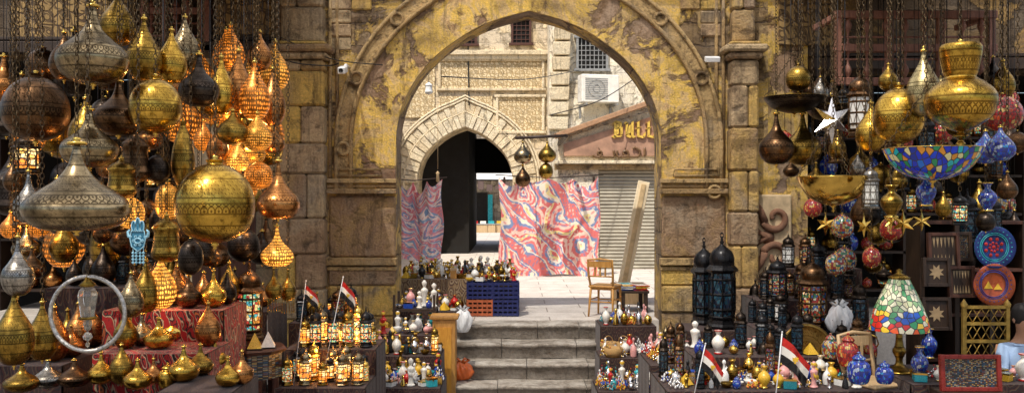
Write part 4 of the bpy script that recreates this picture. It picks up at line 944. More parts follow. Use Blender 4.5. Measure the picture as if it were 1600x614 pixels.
scatter(-2.16,-1.38,CY+8.22,CY+8.78,.005,.14,LANT_LIT,'lit lanterns on shelf')
scatter(-2.2,-1.4,CY+8.85,CY+9.42,.255,.15,LANT_LIT,'lit lanterns on shelf')
scatter(-2.38,-1.77,CY+9.62,CY+10.28,.405,.18,LANT_DK+LAMPS[:4]+LANT_LIT[:2],'lanterns on the upper shelf')
scatter(-4.55,-3.55,CY+6.95,CY+7.85,.455,.22,LAMPS,'metal lamps on stands')
scatter(-4.35,-3.55,CY+8.45,CY+9.15,.905,.22,LAMPS+LANT_DK,'metal lamps on stands')
scatter(-3.3,-2.65,CY+9.45,CY+10.15,.555,.22,LAMPS,'metal lamps on stands')
scatter(-3.4,-2.5,CY+7.56,CY+8.25,.805,.22,LAMPS,'metal lamps on stands')
scatter(-1.73,-.8,CY+9.62,CY+10.38,-.295,.105,TR+BEAD+SM,'souvenirs by the steps',big=1.1)
scatter(-1.78,-.87,CY+10.45,CY+10.98,-.095,.11,TR+LANT_LIT[:3]+SM,'souvenirs by the steps',big=1.15)
scatter(-1.68,-1.02,CY+11.05,CY+11.42,.055,.11,TR+SM,'souvenirs by the steps',big=1.2)
scatter(1.0,1.83,CY+10.12,CY+10.78,-.445,.10,TR[:16]+BEAD+BEAD+BEAD,'trinkets beside the steps',big=1.15)
scatter(1.1,1.98,CY+10.85,CY+11.38,-.195,.105,BEAD+BEAD+TR[:8],'glass ornaments on table',big=1.25)
scatter(1.17,1.83,CY+11.48,CY+12.05,.105,.105,BEAD+SM,'glass ornaments on table',big=1.2)
scatter(1.37,3.1,CY+7.78,CY+8.52,.075,.11,TR+LANT_DK[:4]+BEAD+BEAD+SM,'souvenirs on the long table')
scatter(1.77,3.48,CY+8.6,CY+9.16,.225,.15,LANT_DK+SM,'dark lanterns on table')
scatter(1.47,2.38,CY+9.32,CY+10.08,.005,.13,LANT_DK[:4]+SM+BEAD+BEAD,'dark lanterns on table')
scatter(2.57,3.73,CY+9.22,CY+9.93,.385,.18,LANT_DK,'dark lanterns on table')
scatter(2.77,3.98,CY+10.02,CY+10.58,.605,.18,LANT_DK,'dark lanterns on high shelf')
scatter(3.32,4.18,CY+10.72,CY+11.28,.905,.2,LANT_DK,'dark lanterns on high shelf')
CER=[t for t in TR if t[1][0] in (WHITEC,REDP,YEL,BLACKP,GOLD2,GOLD,GOLDP,MILK,TIN)]
scatter(-1.73,.04,CY+13.76,CY+15.1,.505,.12,CER+[('figure',[WHITEC,WHITEC],.11,.26,'figurine','white plaster figurine on market table','figurine'),('bottle',[MILK],.07,.2,'perfume_bottle','pale glass bottle on market table','bottle'),('box',[MWOOD,LWOOD],.13,.1,'trinket_box','wooden trinket box on market table','box')],'ceramics on market table',big=1.1)
scatter(-1.68,-.76,CY+12.82,CY+13.45,.125,.14,[('figure',[WHITEC,WHITEC],.13,.36,'figurine','white plaster pharaonic figurine on low table','figurine'),('vase',[WHITEC,GOLDP],.13,.28,'small_vase','white alabaster vase on low table','vase'),('cat',[BLACKP],.12,.3,'cat_figurine','black seated cat figurine on table','figurine')]+CER,'figurines inside the gateway',big=1.15)
scatter(3.5,4.5,CY+7.65,CY+7.95,.165,.13,[t for t in TR if t[0] in('vase','box','dish')]+[('jar',[BLUEM],.13,.16,'small_jar','blue mosaic glass jar on dark table','jar')]+BEAD[:5],'mosaics on dark table')

rk=thing('souvenir_rack','dark wooden rack of shelves filled with souvenirs','rack',(-1.27,CY+11.75,-1))
for z in (.5,.96,1.3): part('shelf',B().box((0,0,z),(.56,.5,.03)),DWOOD,rk)
for sx in (-1,1):
    for sy in (-1,1): part('post',B().box((sx*.26,sy*.24,.75),(.03,.03,1.5)),DWOOD,rk)
for z in (-.485,-.025,.315): scatter(-1.53,-1.02,CY+11.53,CY+11.97,z,.12,TR+[('figure',[WHITEC,WHITEC],.1,.22,'figurine','white plaster figurine on rack','figurine')]*6,'souvenirs on the rack',big=1.2)
pd=thing('wooden_podium','orange wooden podium beside the steps','podium',S(695,600,11.3)+Vector((0,0,-.35)))
part('body',B().box((0,0,.6),(.29,.3,1.2)),MWOOD,pd,bevel=.008)
part('top',B().box((0,0,1.215),(.36,.36,.04)),MWOOD,pd,bevel=.008)
part('plinth',B().box((0,0,.03),(.33,.34,.06)),MWOOD,pd)
part('panel',B().box((0,-.152,.62),(.19,.012,.95)),wood('amber_panel',(.5,.20,.02),(.7,.36,.05)),pd)
def crate(loc,mat,label):
    t=thing('plastic_crate',label,'crate',loc,(0,0,rnd.uniform(-.05,.05)),'plastic crates beside the steps')
    b=B(); w,dp,h=.38,.34,.25
    for sy in (-1,1):
        for k in range(4): b.box((0,sy*dp/2,.03+k*.065),(w,.018,.036))
        for k in range(6): b.box((-w/2+.01+k*(w-.02)/5,sy*dp/2,h/2),(.02,.024,h))
    for sx in (-1,1):
        for k in range(4): b.box((sx*w/2,0,.03+k*.065),(.018,dp,.036))
        for k in range(4): b.box((sx*w/2,-dp/2+.01+k*(dp-.02)/3,h/2),(.024,.02,h))
    part('side',b,mat,t)
    part('bottom',B().box((0,0,.012),(w-.03,dp-.03,.02)),mat,t)
    b=B()
    for k in range(6): b.box((rnd.uniform(-.08,.08),rnd.uniform(-.06,.06),.05+k*.03),(.18,.14,.028),rot=Matrix.Rotation(rnd.uniform(-.4,.4),3,'Z'))
    part('contents',b,[DWOOD],t)
ORD=plain('dull_orange_plastic',(.38,.09,.03),.5,0,.25)
for i,px in enumerate((750,790)):
    p=S(px,495,13.1)
    crate((p.x,CY+13.35,.0),ORD if i==0 else CRATEB,('dull orange' if i==0 else 'dark blue')+' plastic crate standing on the pavement')
    crate((p.x,CY+13.35,.255),CRATEB,'dark blue plastic crate stacked on another crate')
scatter(-.68,.08,CY+13.22,CY+13.5,.512,.12,CER+LAMPS[:2],'ceramics on market table')
def sack(loc,w,h,mat,name,label,cat,seed=1,flat=.8):
    r=random.Random(seed);ph=[r.uniform(0,6) for _ in range(4)]
    def fn(u,v):
        a=u*2*PI; z=v; rr=.5*math.sin(PI*min(1,.10+v*.84))**.5*(1+.10*math.sin(3*a+ph[0]+3*v)+.09*math.sin(6*a+ph[1]-5*v)+.06*math.sin(13*a+ph[2]+9*v))
        return (rr*math.cos(a)*w,rr*math.sin(a)*w*flat,h*(z+.06*math.sin(3*a+ph[3])*v))
    t=thing(name,label,cat,loc); part('bag',B().grid(fn,60,26),mat,t)
    b=B()
    for s_ in (-1,1): b.tube([(s_*.05*w,0,h*.93),(s_*.35*w,.02,h*1.15),(s_*.15*w,0,h*1.22),(0,.01,h*.95)],.018,5)
    part('handle',b,mat,t)
sack(S(722,520,12.2)+Vector((0,.1,0)),.24,.3,PAPER,'plastic_bag','white plastic bag beside the wooden podium','bag')
sack((-.66,-1.05,-.6),.3,.22,ORNG,'cloth_bag','orange red cloth bag lying on steps','bag',4)
sack(S(1312,520,8.9),.24,.27,PAPER,'plastic_bag','crumpled white plastic bag among dark lanterns','bag',6)
def chair(loc,rz,label,mat=MWOOD):
    t=thing('wooden_chair',label,'chair',loc,(0,0,rz))
    for sx in (-1,1):
        part('leg',B().tube([(sx*.18,-.18,.0),(sx*.17,-.17,.43)],[.015,.02],8),mat,t)
        part('leg',B().tube([(sx*.19,.22,0),(sx*.17,.17,.43)],[.015,.02],8),mat,t)
    b=B(); b.box((0,0,.445),(.41,.40,.035)); b.box((0,-.02,.41),(.36,.34,.04)); part('seat',b,mat,t,bevel=.012)
    b=B(); b.tube([(-.17,.17,.42),(-.19,.22,.62),(-.19,.25,.84),(0,.27,.86),(.19,.25,.84),(.19,.22,.62),(.17,.17,.42)],.018,8); b.box((0,.255,.78),(.36,.02,.09)); b.tube([(-.19,.225,.6),(.19,.225,.6)],.012,6)
    for x in (-.08,0,.08): b.box((x,.238,.68),(.025,.012,.16))
    part('backrest',b,mat,t)
    b=B()
    for y in (-.175,.195): b.tube([(-.18,y,.22),(.18,y,.22)],.01,6)
    for x in (-.18,.18): b.tube([(x,-.175,.25),(x,.195,.25)],.01,6)
    part('stretcher',b,mat,t)
p=S(949,496,13.05); chair((p.x+.0,p.y+.25,0),2.7,'empty honey coloured wooden chair on the pavement')
t=thing('leaning_board','tall pale wooden board leaning against jamb','board',(1.88,2.3,.33),(0,.2,.1))
part('panel',B().box((0,0,.85),(.20,.03,1.78)),plain('bleached_wood',(.80,.68,.48),.8,0,.2,5),t,bevel=.006)
part('rib',B().box((0,-.02,.85),(.08,.014,1.68)),plain('bleached_rib',(.62,.46,.26),.8,0,.3,9),t)
single('wooden_crate',B().box((1.95,2.3,.165),(.55,.4,.33)),LWOOD,'pale wooden crate under the leaning board','crate',bevel=.01)
for i in range(14):
    b=B(); b.box((0,0,.004),(.22,.28,.008)); b.box((0,0,.009),(.16,.2,.003),1)
    single('magazine',b,[[WHITEC,REDP,BLUEP,YEL][i%4],[TEAL,WHITEC,YEL,WHITEC][i%4]],'colourful magazine lying on small table','magazine',(1.78+(i%2)*.2,1.1+(i%3==0)*.25,.342+.011*(i//2)),'magazines on small table',rot=(0,0,rnd.uniform(-.3,.3)))
for px,py,w in ((958,548,.24),(975,532,.2),(950,530,.2)):
    d=ZD(-.2,py+14); p=S(px,py+14,max(10.9,min(d,11.3))); item('basket',[STRAW,STRAW],(p.x,p.y,-.19),w,.16,'straw_basket','woven straw basket among ornaments','basket','straw baskets',rnd.uniform(-1,1))

# ------------------------------------------------------------------ individual table pieces
def on(kind,px,py,hpx,wpx,z,mats,name,label,cat,group=None,dmin=0,dmax=99,rz=None):
    d=max(dmin,min(dmax,ZD(z,py))); p=S(px,py,d)
    return item(kind,mats,(p.x,p.y,z+.004),wpx*d/F,hpx*d/F,name,label,cat,group,rnd.uniform(-.6,.6) if rz is None else rz)
G='brass lamps on the cloth covered stands'
for (k,px,py,h,w,z,m_) in (('onion',248,545,48,46,.54,GOLD),('onion',271,532,44,40,.54,GOLDP),('onion',296,528,42,40,.54,GOLD2),('onion',222,540,50,40,.54,SILVB),('teardrop',196,545,60,36,.54,GOLD2),('onion',287,596,55,48,.38,GOLD),('onion',313,586,48,40,.38,GOLD2),('onion',336,572,40,36,.38,GOLD),('onion',356,604,46,38,.38,GOLD),('onion',378,600,52,36,.38,COPPER),('teardrop',325,541,68,40,.54,COPPER),('onion',75,606,44,48,.33,SILV),('onion',116,604,42,52,.33,BRONZE),('onion',34,612,44,54,.33,GOLD2),('onion',158,600,50,42,.33,GOLD),('teardrop',95,580,56,34,.33,GOLD2),('teardrop',190,600,62,38,.33,GOLD2),('onion',215,608,46,44,.33,GOLD),('onion',240,600,40,34,.33,COPPER),('jar',262,606,40,30,.33,GOLD)):
    on(k,px,py,h,w,z,[m_,GOLDP],'table_lamp',WORD[m_]+' '+SHAPE.get(k,'jar lamp')+' standing on a stand','lamp',G)
on('lantern',390,530,122,50,.44,[BRONZE,MULTI],'floor_lantern','tall brass lantern with lit coloured glass','lantern')
p=S(400,540,8.3); t=thing('octagonal_table','carved dark octagonal side table with inlay','table',(p.x,p.y,-1))
hh=p.z+1; part('top',B().lathe([(0,hh-.05),(.27,hh-.05),(.29,hh-.02),(.27,hh),(0,hh)],8,sm=False),RUSTW,t)
part('apron',B().lathe([(.24,hh-.28),(.24,hh-.05)],8,sm=False),INLAY,t)
for i in range(8):
    a=PI/2+PI/8+2*PI*i/8; part('leg',B().box((.225*math.cos(a),.225*math.sin(a),(hh-.28)/2),(.05,.05,hh-.28)),RUSTW,t)
for px,m_,w_ in ((371,TEAL,'turquoise'),(398,YEL,'orange and white'),(419,WHITEC,'white')):
    q=S(px,541,8.2 if px!=398 else 8.12); item('pyramid',[m_,BLACKP],(q.x,q.y,p.z+.012),.13,.14,'pyramid_souvenir',w_+' glazed pyramid souvenir on octagonal table','souvenir','pyramids on octagonal table',.2)
for px,py,h,w in ((1100,500,132,44),(1128,512,146,52)):
    on('lantern',px,py,h,w,.225,[IRON,DGLASS],'floor_lantern','tall black iron lantern with blue glass','lantern','tall black lanterns',dmin=10.3,dmax=10.8)
on('lantern',1270,492,118,52,.385,[BRONZE,MULTID],'floor_lantern','large bronze lantern with coloured panels','lantern',dmin=9.05,dmax=9.2)
on('lantern',1215,470,70,36,.605,[IRON,MULTID],'floor_lantern','black lantern with coloured panels','lantern',dmin=9.98,dmax=10.0)
p=S(1038,560,10.3); item('bell',[SILVB],(p.x,p.y-.1,-.19),.38,.5,'metal_dome_lamp','silvery pierced metal dome lamp beside ornaments','lamp')
p=S(1405,572,8.1); t=thing('stained_glass_lamp','table lamp with leaded floral stained glass shade','lamp',(p.x,p.y,.165))
zz=S(0,515,8.1).z-.165
part('lamp_shade',B().lathe(cr([(.262,.0),(.258,.05),(.232,.14),(.195,.24),(.155,.33),(.12,.40),(.095,.45),(.085,.47)],5),40,c=(0,0,zz)),TIFF,t)
part('shade_cap',B().lathe([(.09,.465),(.10,.48),(.06,.50),(.02,.52),(.03,.54),(0,.56)],16,c=(0,0,zz)),GOLD2,t)
b=B(); b.lathe(cr([(0,0),(.12,0),(.13,.02),(.05,.06),(.03,.12),(.06,.2),(.03,.3),(.02,zz+.40)],4),20); part('stand',b,GOLD2,t)
t=thing('brass_tray','large round engraved brass tray propped upright','tray',S(1262,592,8.7),(PI/2-.15,0,0))
part('dish',B().lathe([(0,0),(.2,0),(.24,.015),(.27,.03),(.265,.04),(.235,.022),(.2,.01),(0,.01)],48,c=(0,.27,0)),engraved('tray_brass',(.6,.4,.12),(.15,.08,.02),20,9,.3),t)
G2='mosaic lamps on dark table'
for (k,px,py,h,w,m_) in (('jar',1325,572,52,34,REDM),('jar',1342,604,50,36,BLUEM),('vase',1437,590,48,26,BLUEM),('jug',1356,560,44,28,REDM),('jar',1298,560,40,28,MULTID),('vase',1452,560,46,24,BLUEM),('jar',1382,600,36,28,BLUEM)):
    on(k,px,py,h,w,.165 if px>1330 else .225,[m_,GOLDP],'mosaic_jar',WORD[m_]+' jar on the dark table','jar',G2,7.6,9.1)
p=S(1374,604,7.9)
chair((p.x,p.y+.1,-.35),.4,'pale cane back chair beside stall table',LWOOD)
single('wooden_plinth',B().box((p.x,p.y+.1,-.68),(.6,.6,.64)),DWOOD,'dark wooden plinth under the cane chair','plinth')

dC=9.3; x0=S(1440,0,dC).x; x1=S(1600,0,dC).x; zt_=S(0,345,dC).z
cb=thing('display_cabinet','dark wooden cabinet with plates and inlaid boards','cabinet',((x0+x1)/2,CY+dC,-1))
w=x1-x0;h=zt_+1
for sx in (-1,-.32,.36,1): part('upright',B().box((sx*w/2,.15,h/2),(.05,.34,h)),DWOOD,cb,bevel=.004)
for z in (.3,1.08,1.55,2.02,h): part('shelf',B().box((0,.15,z-.02),(w,.33,.035)),RUSTW,cb,bevel=.004)
part('back',B().box((0,.33,h/2),(w,.02,h)),DARKW,cb)
def plate(px,py,rpx,d,pal,label,pyr):
    p=S(px,py,d); r_=rpx*d/F; t=thing('decorative_plate',label,'plate',p,(PI/2,0,0),'decorated plates on cabinet')
    part('dish',B().lathe([(0,.0),(r_*.6,0),(r_*.7,.01),(r_,.03),(r_*.98,.04),(r_*.68,.02),(r_*.6,.008),(0,.008)],40),pal[0],t)
    b=B()
    for q in (.97,.68,.60): b.tube([(r_*q*math.cos(a),r_*q*math.sin(a),.035 if q>.9 else .02) for a in [2*PI*k/36 for k in range(36)]],r_*.022,5,0,True)
    for k in range(24):
        a=2*PI*k/24; b.lathe([(r_*.045,0),(0,.012)],6,c=(r_*.82*math.cos(a),r_*.82*math.sin(a),.026))
    part('border',b,pal[1],t)
    if pyr:
        for tri in (((-.45,-.2),(-.02,-.2),(-.24,.16),.014),((.0,-.24),(.42,-.24),(.2,.06),.017)):
            part('painted_pyramid',B().add([(r_*x,r_*y,tri[3]) for x,y in tri[:3]],[(0,1,2)]),pal[2],t)
    else:
        b=B()
        for k in range(8):
            a=2*PI*k/8
            for q,s_ in ((.40,.09),(.2,.07)): b.lathe([(r_*s_,0),(0,.01)],6,c=(r_*q*math.cos(a+q),r_*q*math.sin(a+q),.012))
        b.lathe([(r_*.1,0),(0,.012)],8,c=(0,0,.012)); part('painted_rosette',b,pal[2],t)
plate(1552,386,33,8.9,(plain('deep_blue_glaze',(.01,.03,.16),.3),TEAL,REDP),'round blue painted plate with ring border',False); plate(1551,444,33,8.9,(plain('burnt_orange_glaze',(.36,.07,.02),.3),BLUEP,YEL),'round orange plate painted with pyramids',True)
def board(px,py,wpx,hpx,d,frame,face,label,extra=None):
    p=S(px,py,d); w=wpx*d/F;h=hpx*d/F; t=thing('inlaid_board',label,'board',p,(-.08,0,0),'inlaid boards and boxes')
    b=B()
    for sx in (-1,1): b.box((sx*w/2,0,0),(.035,.05,h+.035))
    for sz in (-1,1): b.box((0,0,sz*h/2),(w-.035,.05,.035))
    part('frame',b,frame,t,bevel=.004)
    part('face',B().box((0,.01,0),(w-.03,.02,h-.03)),face,t)
    if extra:
        b=B(); n=6
        for sz in (-1,1):
            for i in range(n):
                x=-w/2+.03+(i+.5)*(w-.06)/n; q=(w-.06)/n*.4
                b.add([(x-q,-.004,sz*(h/2-.03)),(x+q,-.004,sz*(h/2-.03)),(x,-.004,sz*.03)],[(0,1,2)])
        part('inlay_points',b,extra,t)
    return t,w,h
PTS=plain('aged_ivory',(.34,.24,.13),.5)
board(1474,392,44,52,9.0,RUSTW,DWOOD,'open backgammon board with pale triangles',PTS)
for bx,by,bw_,bh_ in ((1463,425,38,40),(1463,490,40,46)):
    t,w,h=board(bx,by,bw_,bh_,8.95,DWOOD,DWOOD,'dark box with star inlay')
    b=B(); b.prism([((.32 if k%2 else .17)*w*math.cos(k*PI/8),(.32 if k%2 else .17)*w*math.sin(k*PI/8)) for k in range(16)],-.008,0); part('star_inlay',b,PTS,t)
board(1502,440,36,44,9.0,RUSTW,DWOOD,'backgammon board with pale triangles',PTS)
board(1516,582,88,50,7.4,plain('red_lacquer',(.22,.02,.015),.3),INLAY,'large inlaid panel in red lacquer frame'); board(1500,385,30,40,9.05,DWOOD,INLAY,'dark box with fine mosaic inlay')
p=S(1540,560,8.6); t=thing('gilded_frame','gilded wooden arabesque screen frame','frame',p)
GIL=plain('dull_gilding',(.42,.27,.06),.45,.5,.4,12)
wf=.42;hf=.50; b=B()
for sx in (-1,1): b.box((sx*wf/2,0,hf/2),(.035,.035,hf)); b.lathe([(.03,0),(.035,.03),(0,.08)],8,c=(sx*wf/2,0,hf))
for z in (.0,.17,.34,hf): b.box((0,0,z),(wf,.03,.03))
part('frame',b,GIL,t)
b=B()
for z0,z1 in ((.015,.155),(.185,.325),(.355,.485)):
    for i in range(5):
        x=-wf/2+(i+.5)*wf/5; b.tube([(x-.04,0,z0),(x,0,(z0+z1)/2),(x+.04,0,z0)],.007,4); b.tube([(x-.04,0,z1),(x,0,(z0+z1)/2),(x+.04,0,z1)],.007,4)
part('lattice',b,GIL,t)
single('wooden_chest',B().box((p.x,p.y+.05,(p.z-1)/2-.01),(.6,.4,p.z+.98)),DWOOD,'dark wooden chest under the gilded frame','chest',bevel=.01)
q=S(1516,610,7.4); single('wooden_chest',B().box((q.x,q.y+.15,(q.z-1)/2),(.52,.5,q.z+1)),DWOOD,'dark wooden chest carrying an inlaid panel','chest',bevel=.01)
sh=thing('wall_shelves','dark shelves inside the shop with mosaic goods','shelves',(6.2,1.6,-1))
for z in (1.3,1.9,2.5,3.1,3.7): part('shelf',B().box((-.1,0,z),(3.9,.4,.04)),DWOOD,sh)
for sx in (-1.85,0,1.9): part('upright',B().box((sx,0,2),(.05,.4,4)),DWOOD,sh)
for z in (.32,.92,1.52,2.12,2.72): scatter(4.35,8.0,1.45,1.75,z,.3,[('jar',[BLUEM],.24,.3,'mosaic_jar','blue mosaic jar on shop shelf','jar'),('globe',[REDM,GOLDP],.24,.26,'mosaic_globe','red mosaic globe lamp on shelf','lamp'),('lantern',[GOLD2,MULTI],.22,.4,'small_lantern','brass lantern with lit coloured glass on shelf','lantern'),('onion',[GOLD2,GOLDP],.24,.34,'table_lamp','old gold lamp on shop shelf','lamp'),('lantern',[IRON,DGLASS],.22,.4,'small_lantern','black lantern on shop shelf','lantern')],'goods on shop shelves',big=.85)
dd=thing('wooden_door','dark red panelled wooden shop door','door',(GX(345),.15,-1))
lf=part('leaf',B().box((0,0,1.6),(.9,.07,3.2)),RUSTW,dd)
for sx in (-1,1):
    for z in (.6,1.5,2.5): put('panel',mesh(B().box((sx*.21,-.05,z),(.32,.04,.7)),'panel',RUSTW),lf,bevel=.015)
sh=thing('wall_shelves','dark shelves inside the shop with glowing lamps','shelves',(-6.0,1.6,-1))
for z in (1.3,2.1,2.9,3.7): part('shelf',B().box((0,0,z),(4.2,.4,.04)),DWOOD,sh)
for sx in (-2.1,0,2.1): part('upright',B().box((sx,0,2),(.05,.4,4)),DWOOD,sh)
for z in (.32,1.12,1.92,2.72): scatter(-7.9,-4.1,1.45,1.75,z,.36,[('lantern',[GOLD2,AMBER],.24,.5,'small_lantern','brass lantern with amber glass on shelf','lantern'),('teardrop',[GOLD2,GOLDP],.28,.45,'table_lamp','old gold lamp on shop shelf','lamp'),('onion',[COPPER,GOLDP],.28,.4,'table_lamp','copper lamp on shop shelf','lamp'),('onion',[DARKM,GOLDP],.28,.4,'table_lamp','dark metal lamp on shop shelf','lamp'),('onion',[BRONZE,GOLDP],.28,.4,'table_lamp','bronze metal lamp on shop shelf','lamp')],'lamps on shop shelves',big=.85)

# ring with crystal lamp
p=S(137,490,5.2); R_=58*5.2/F
t=thing('ring_lamp','silver ring with faceted crystal lamp inside','lamp',(p.x,p.y,p.z-R_))
part('ring',B().tube([(R_*math.cos(a),0,R_+R_*math.sin(a)) for a in [2*PI*k/48 for k in range(48)]],.013,8,0,True),plain('hammered_silver',(.55,.53,.50),.35,1,.4,60,.6),t)
b=B(); zc=R_*2-.02
for pr_ in ([(.0,-.30),(.018,-.29),(.026,-.26),(.022,-.23),(.040,-.215),(.048,-.15),(.058,-.09),(.05,-.06),(.025,-.03),(.0,-.02)],[(0,-.36),(.022,-.345),(.028,-.33),(.018,-.31),(0,-.302)],[(0,-.395),(.012,-.385),(.012,-.37),(0,-.362)]): b.lathe(pr_,8,sm=False,c=(0,0,zc))
gm,nt,bs=mk('crystal_glass',.05,0,(.85,.80,.70)); bs.inputs['Transmission Weight'].default_value=.85; bs.inputs['IOR'].default_value=1.5
part('crystal',b,gm,t)
part('cap',B().lathe([(.03,-.04),(.05,-.03),(.02,0),(.01,.03)],12,c=(0,0,zc)),GOLD2,t); part('collar',B().lathe([(.045,-.228),(.055,-.22),(.045,-.212)],12,c=(0,0,zc)),GOLD2,t)
l=ztop(5.2)-(p.z+R_); part('chain',B().chain((0,0,2*R_),(0,0,2*R_+l)),CHAINM,t)
# hand-shaped pendant, filigree outline with beads
p=S(216,375,5.9); t=thing('hamsa_pendant','pale turquoise filigree hand pendant with beads','pendant',p)
k_=5.9/F
PT=plain('pale_turquoise',(.32,.62,.78),.35,0,.3,40,.3); DT=plain('deep_turquoise',(.04,.20,.32),.35,0,.4,60,.3)
b=B(); b.prism([(x*k_,z*k_) for x,z in [(-9,14),(-11,2),(-9,-9),(0,-16),(9,-9),(11,2),(9,14)]],-.004,.004)
for x,hh_,w_ in ((-6.5,15,2.6),(0,20,2.8),(6.5,15,2.6)): b.prism([(x*k_+math.cos(a)*w_*k_,(14+hh_*.5)*k_+math.sin(a)*hh_*.52*k_) for a in [2*PI*i/12 for i in range(12)]],-.005,.005)
part('hand',b,DT,t)
b=B()
def loop(pts,r_=.0045): b.tube([(x*k_,-.008,z*k_) for x,z in pts],r_,5,0,True)
loop([(-10,14),(-12,2),(-9.5,-10),(0,-17.5),(9.5,-10),(12,2),(10,14)])
for x,hh_,w_ in ((-6.5,15,3.2),(0,20,3.4),(6.5,15,3.2)): loop([(x+math.cos(a)*w_,14+hh_*.5+math.sin(a)*hh_*.55) for a in [2*PI*i/12 for i in range(12)]])
loop([(5*math.cos(a),-1+4*math.sin(a)) for a in [2*PI*i/12 for i in range(12)]],.006)
for i in range(6):
    a=2*PI*i/6; loop([(7*math.cos(a)+1.8*math.cos(q),-1+7*math.sin(a)+1.8*math.sin(q)) for q in [2*PI*j/6 for j in range(6)]],.004)
for s_ in (-1,1): b.tube([(s_*10*k_,0,4*k_),(s_*15*k_,0,6*k_),(s_*16*k_,0,13*k_),(s_*13*k_,0,16*k_)],[.013,.011,.009,.005],6)
part('filigree',b,PT,t)
b=B()
for i,x in enumerate((-8,-3,3,8)):
    b.tube([(x*k_,0,-12*k_),(x*k_,0,(-34-(i%2)*5)*k_)],.003,4)
    for q in range(4): b.lathe([(0,-.012),(.012,0),(0,.012)],8,c=(x*k_,0,(-20-q*5)*k_))
part('beads',b,PT,t)
part('chain',B().chain((0,0,34*k_),(0,0,ztop(5.9)-p.z)),CHAINM,t)
def flag(px,py,hpx,d,tilt,base_z,label,s_=1.0):
    """px,py = top of the pole"""
    p=S(px,py,d); h=hpx*d/F; L_=(p.z-base_z)/math.cos(tilt)
    t=thing('egyptian_flag',label,'flag',(p.x-L_*math.sin(tilt),p.y,base_z),(0,tilt,0),'small egyptian flags')
    b=B(); b.tube([(0,0,0),(0,0,L_)],.0045*s_,6); b.lathe([(0,0),(.01,.008),(0,.02)],8,c=(0,0,L_)); part('pole',b,PAPER,t)
    fl=h*1.25; fh=h*.74; z1=L_-.03
    mats=[BLACKP,WHITEC,REDP]
    b=B()
    for k in range(3):
        def fn(u,v,k=k):
            vv=(k+v)/3; drop=-.55*fl*u*(.5+.5*u)
            return (fl*u*.68,.035*s_*math.sin(u*9+vv*1.5)*(.2+u),z1-fh+fh*vv+drop+.06*h*u*math.sin(vv*4))
        b.grid(fn,18,3,k)
    part('cloth',b,mats,t)
    cx_=fl*.34; cz=z1-fh*.5-.55*fl*.5*.75; q=fh*.13
    b=B(); b.prism([(cx_,cz+q),(cx_+q*.3,cz+q*.6),(cx_+q*.9,cz+q*.8),(cx_+q*.7,cz-q*.4),(cx_+q*.25,cz-q*.3),(cx_+q*.3,cz-q),(cx_-q*.3,cz-q),(cx_-q*.25,cz-q*.3),(cx_-q*.7,cz-q*.4),(cx_-q*.9,cz+q*.8),(cx_-q*.3,cz+q*.6)],-.03*s_,.03*s_); part('eagle_emblem',b,YEL,t)
flag(478,440,28,8.3,.12,.0,'small red white black flag with eagle on pole',.7)
flag(536,434,32,8.4,.20,.0,'small red white black flag tilted on pole',.7)
flag(1102,538,42,7.72,.22,.0,'small red white black flag among souvenirs',1.1)
flag(1222,520,54,7.65,.10,-.1,'large red white black flag with eagle',1.3)
p=S(536,110,12.1); t=thing('security_camera','small white security camera on wall bracket','camera',p)
part('housing',B().box((0,-.02,0),(.10,.22,.09),rot=Matrix.Rotation(.25,3,'X')),PAPER,t,bevel=.01)
part('lens',B().lathe([(0,0),(.03,0),(.03,.02)],12,c=(0,-.145,-.03),rot=Matrix.Rotation(PI/2,3,'X')),BLACKP,t)
part('bracket',B().tube([(0,.02,.02),(0,.2,.10),(0,.48,.10)],.02,8),PAPER,t)
p=S(1113,93,12.2); t=thing('floodlight','small white floodlight fixed on the wall','lamp',p)
part('housing',B().box((0,0,0),(.2,.1,.07),rot=Matrix.Rotation(.3,3,'X')),PAPER,t,bevel=.008)
part('bracket',B().tube([(0,.03,0),(0,.45,.03)],.018,6),PAPER,t)
def cable(pts,r_,label): single('electric_cable',B().tube(cr2(pts,6),r_,5),BLACKP,label,'cable',group='electric cables')
def gp(px,py,y=-.18): return (GX(px),y,GZ(py))
cable([gp(425,88,-.45),gp(470,105,-.4),gp(520,108,-.3),gp(536,104,-.3)],.01,'black electric cable across the pilaster')
cable([gp(440,62,-.4),gp(520,96,-.25),gp(600,104,-.12)],.008,'black electric cable across the pilaster')
p1=S(690,120,16);p2=S(905,110,24);cable([tuple(p1),tuple((p1+p2)/2+Vector((0,0,-.15))),tuple(p2)],.012,'black cable crossing the courtyard')
p1=S(860,180,20);p2=S(1010,110,22);cable([tuple(p1),tuple((p1+p2)/2+Vector((0,0,-.2))),tuple(p2)],.012,'black cable crossing the courtyard')
p1=S(730,8,27);p2=S(733,165,26.9);cable([tuple(p1),tuple((p1+p2)/2),tuple(p2)],.02,'black cable down the carved facade')
p=S(684,285,17); single('hanging_tassel',B().tube([(p.x,p.y,p.z+1.5),(p.x,p.y,p.z+.25)],.006,4).lathe([(0,0),(.035,.02),(.025,.15),(.04,.18),(0,.22)],10,c=tuple(p)),LWOOD,'pale rope tassel hanging from the awning','tassel')

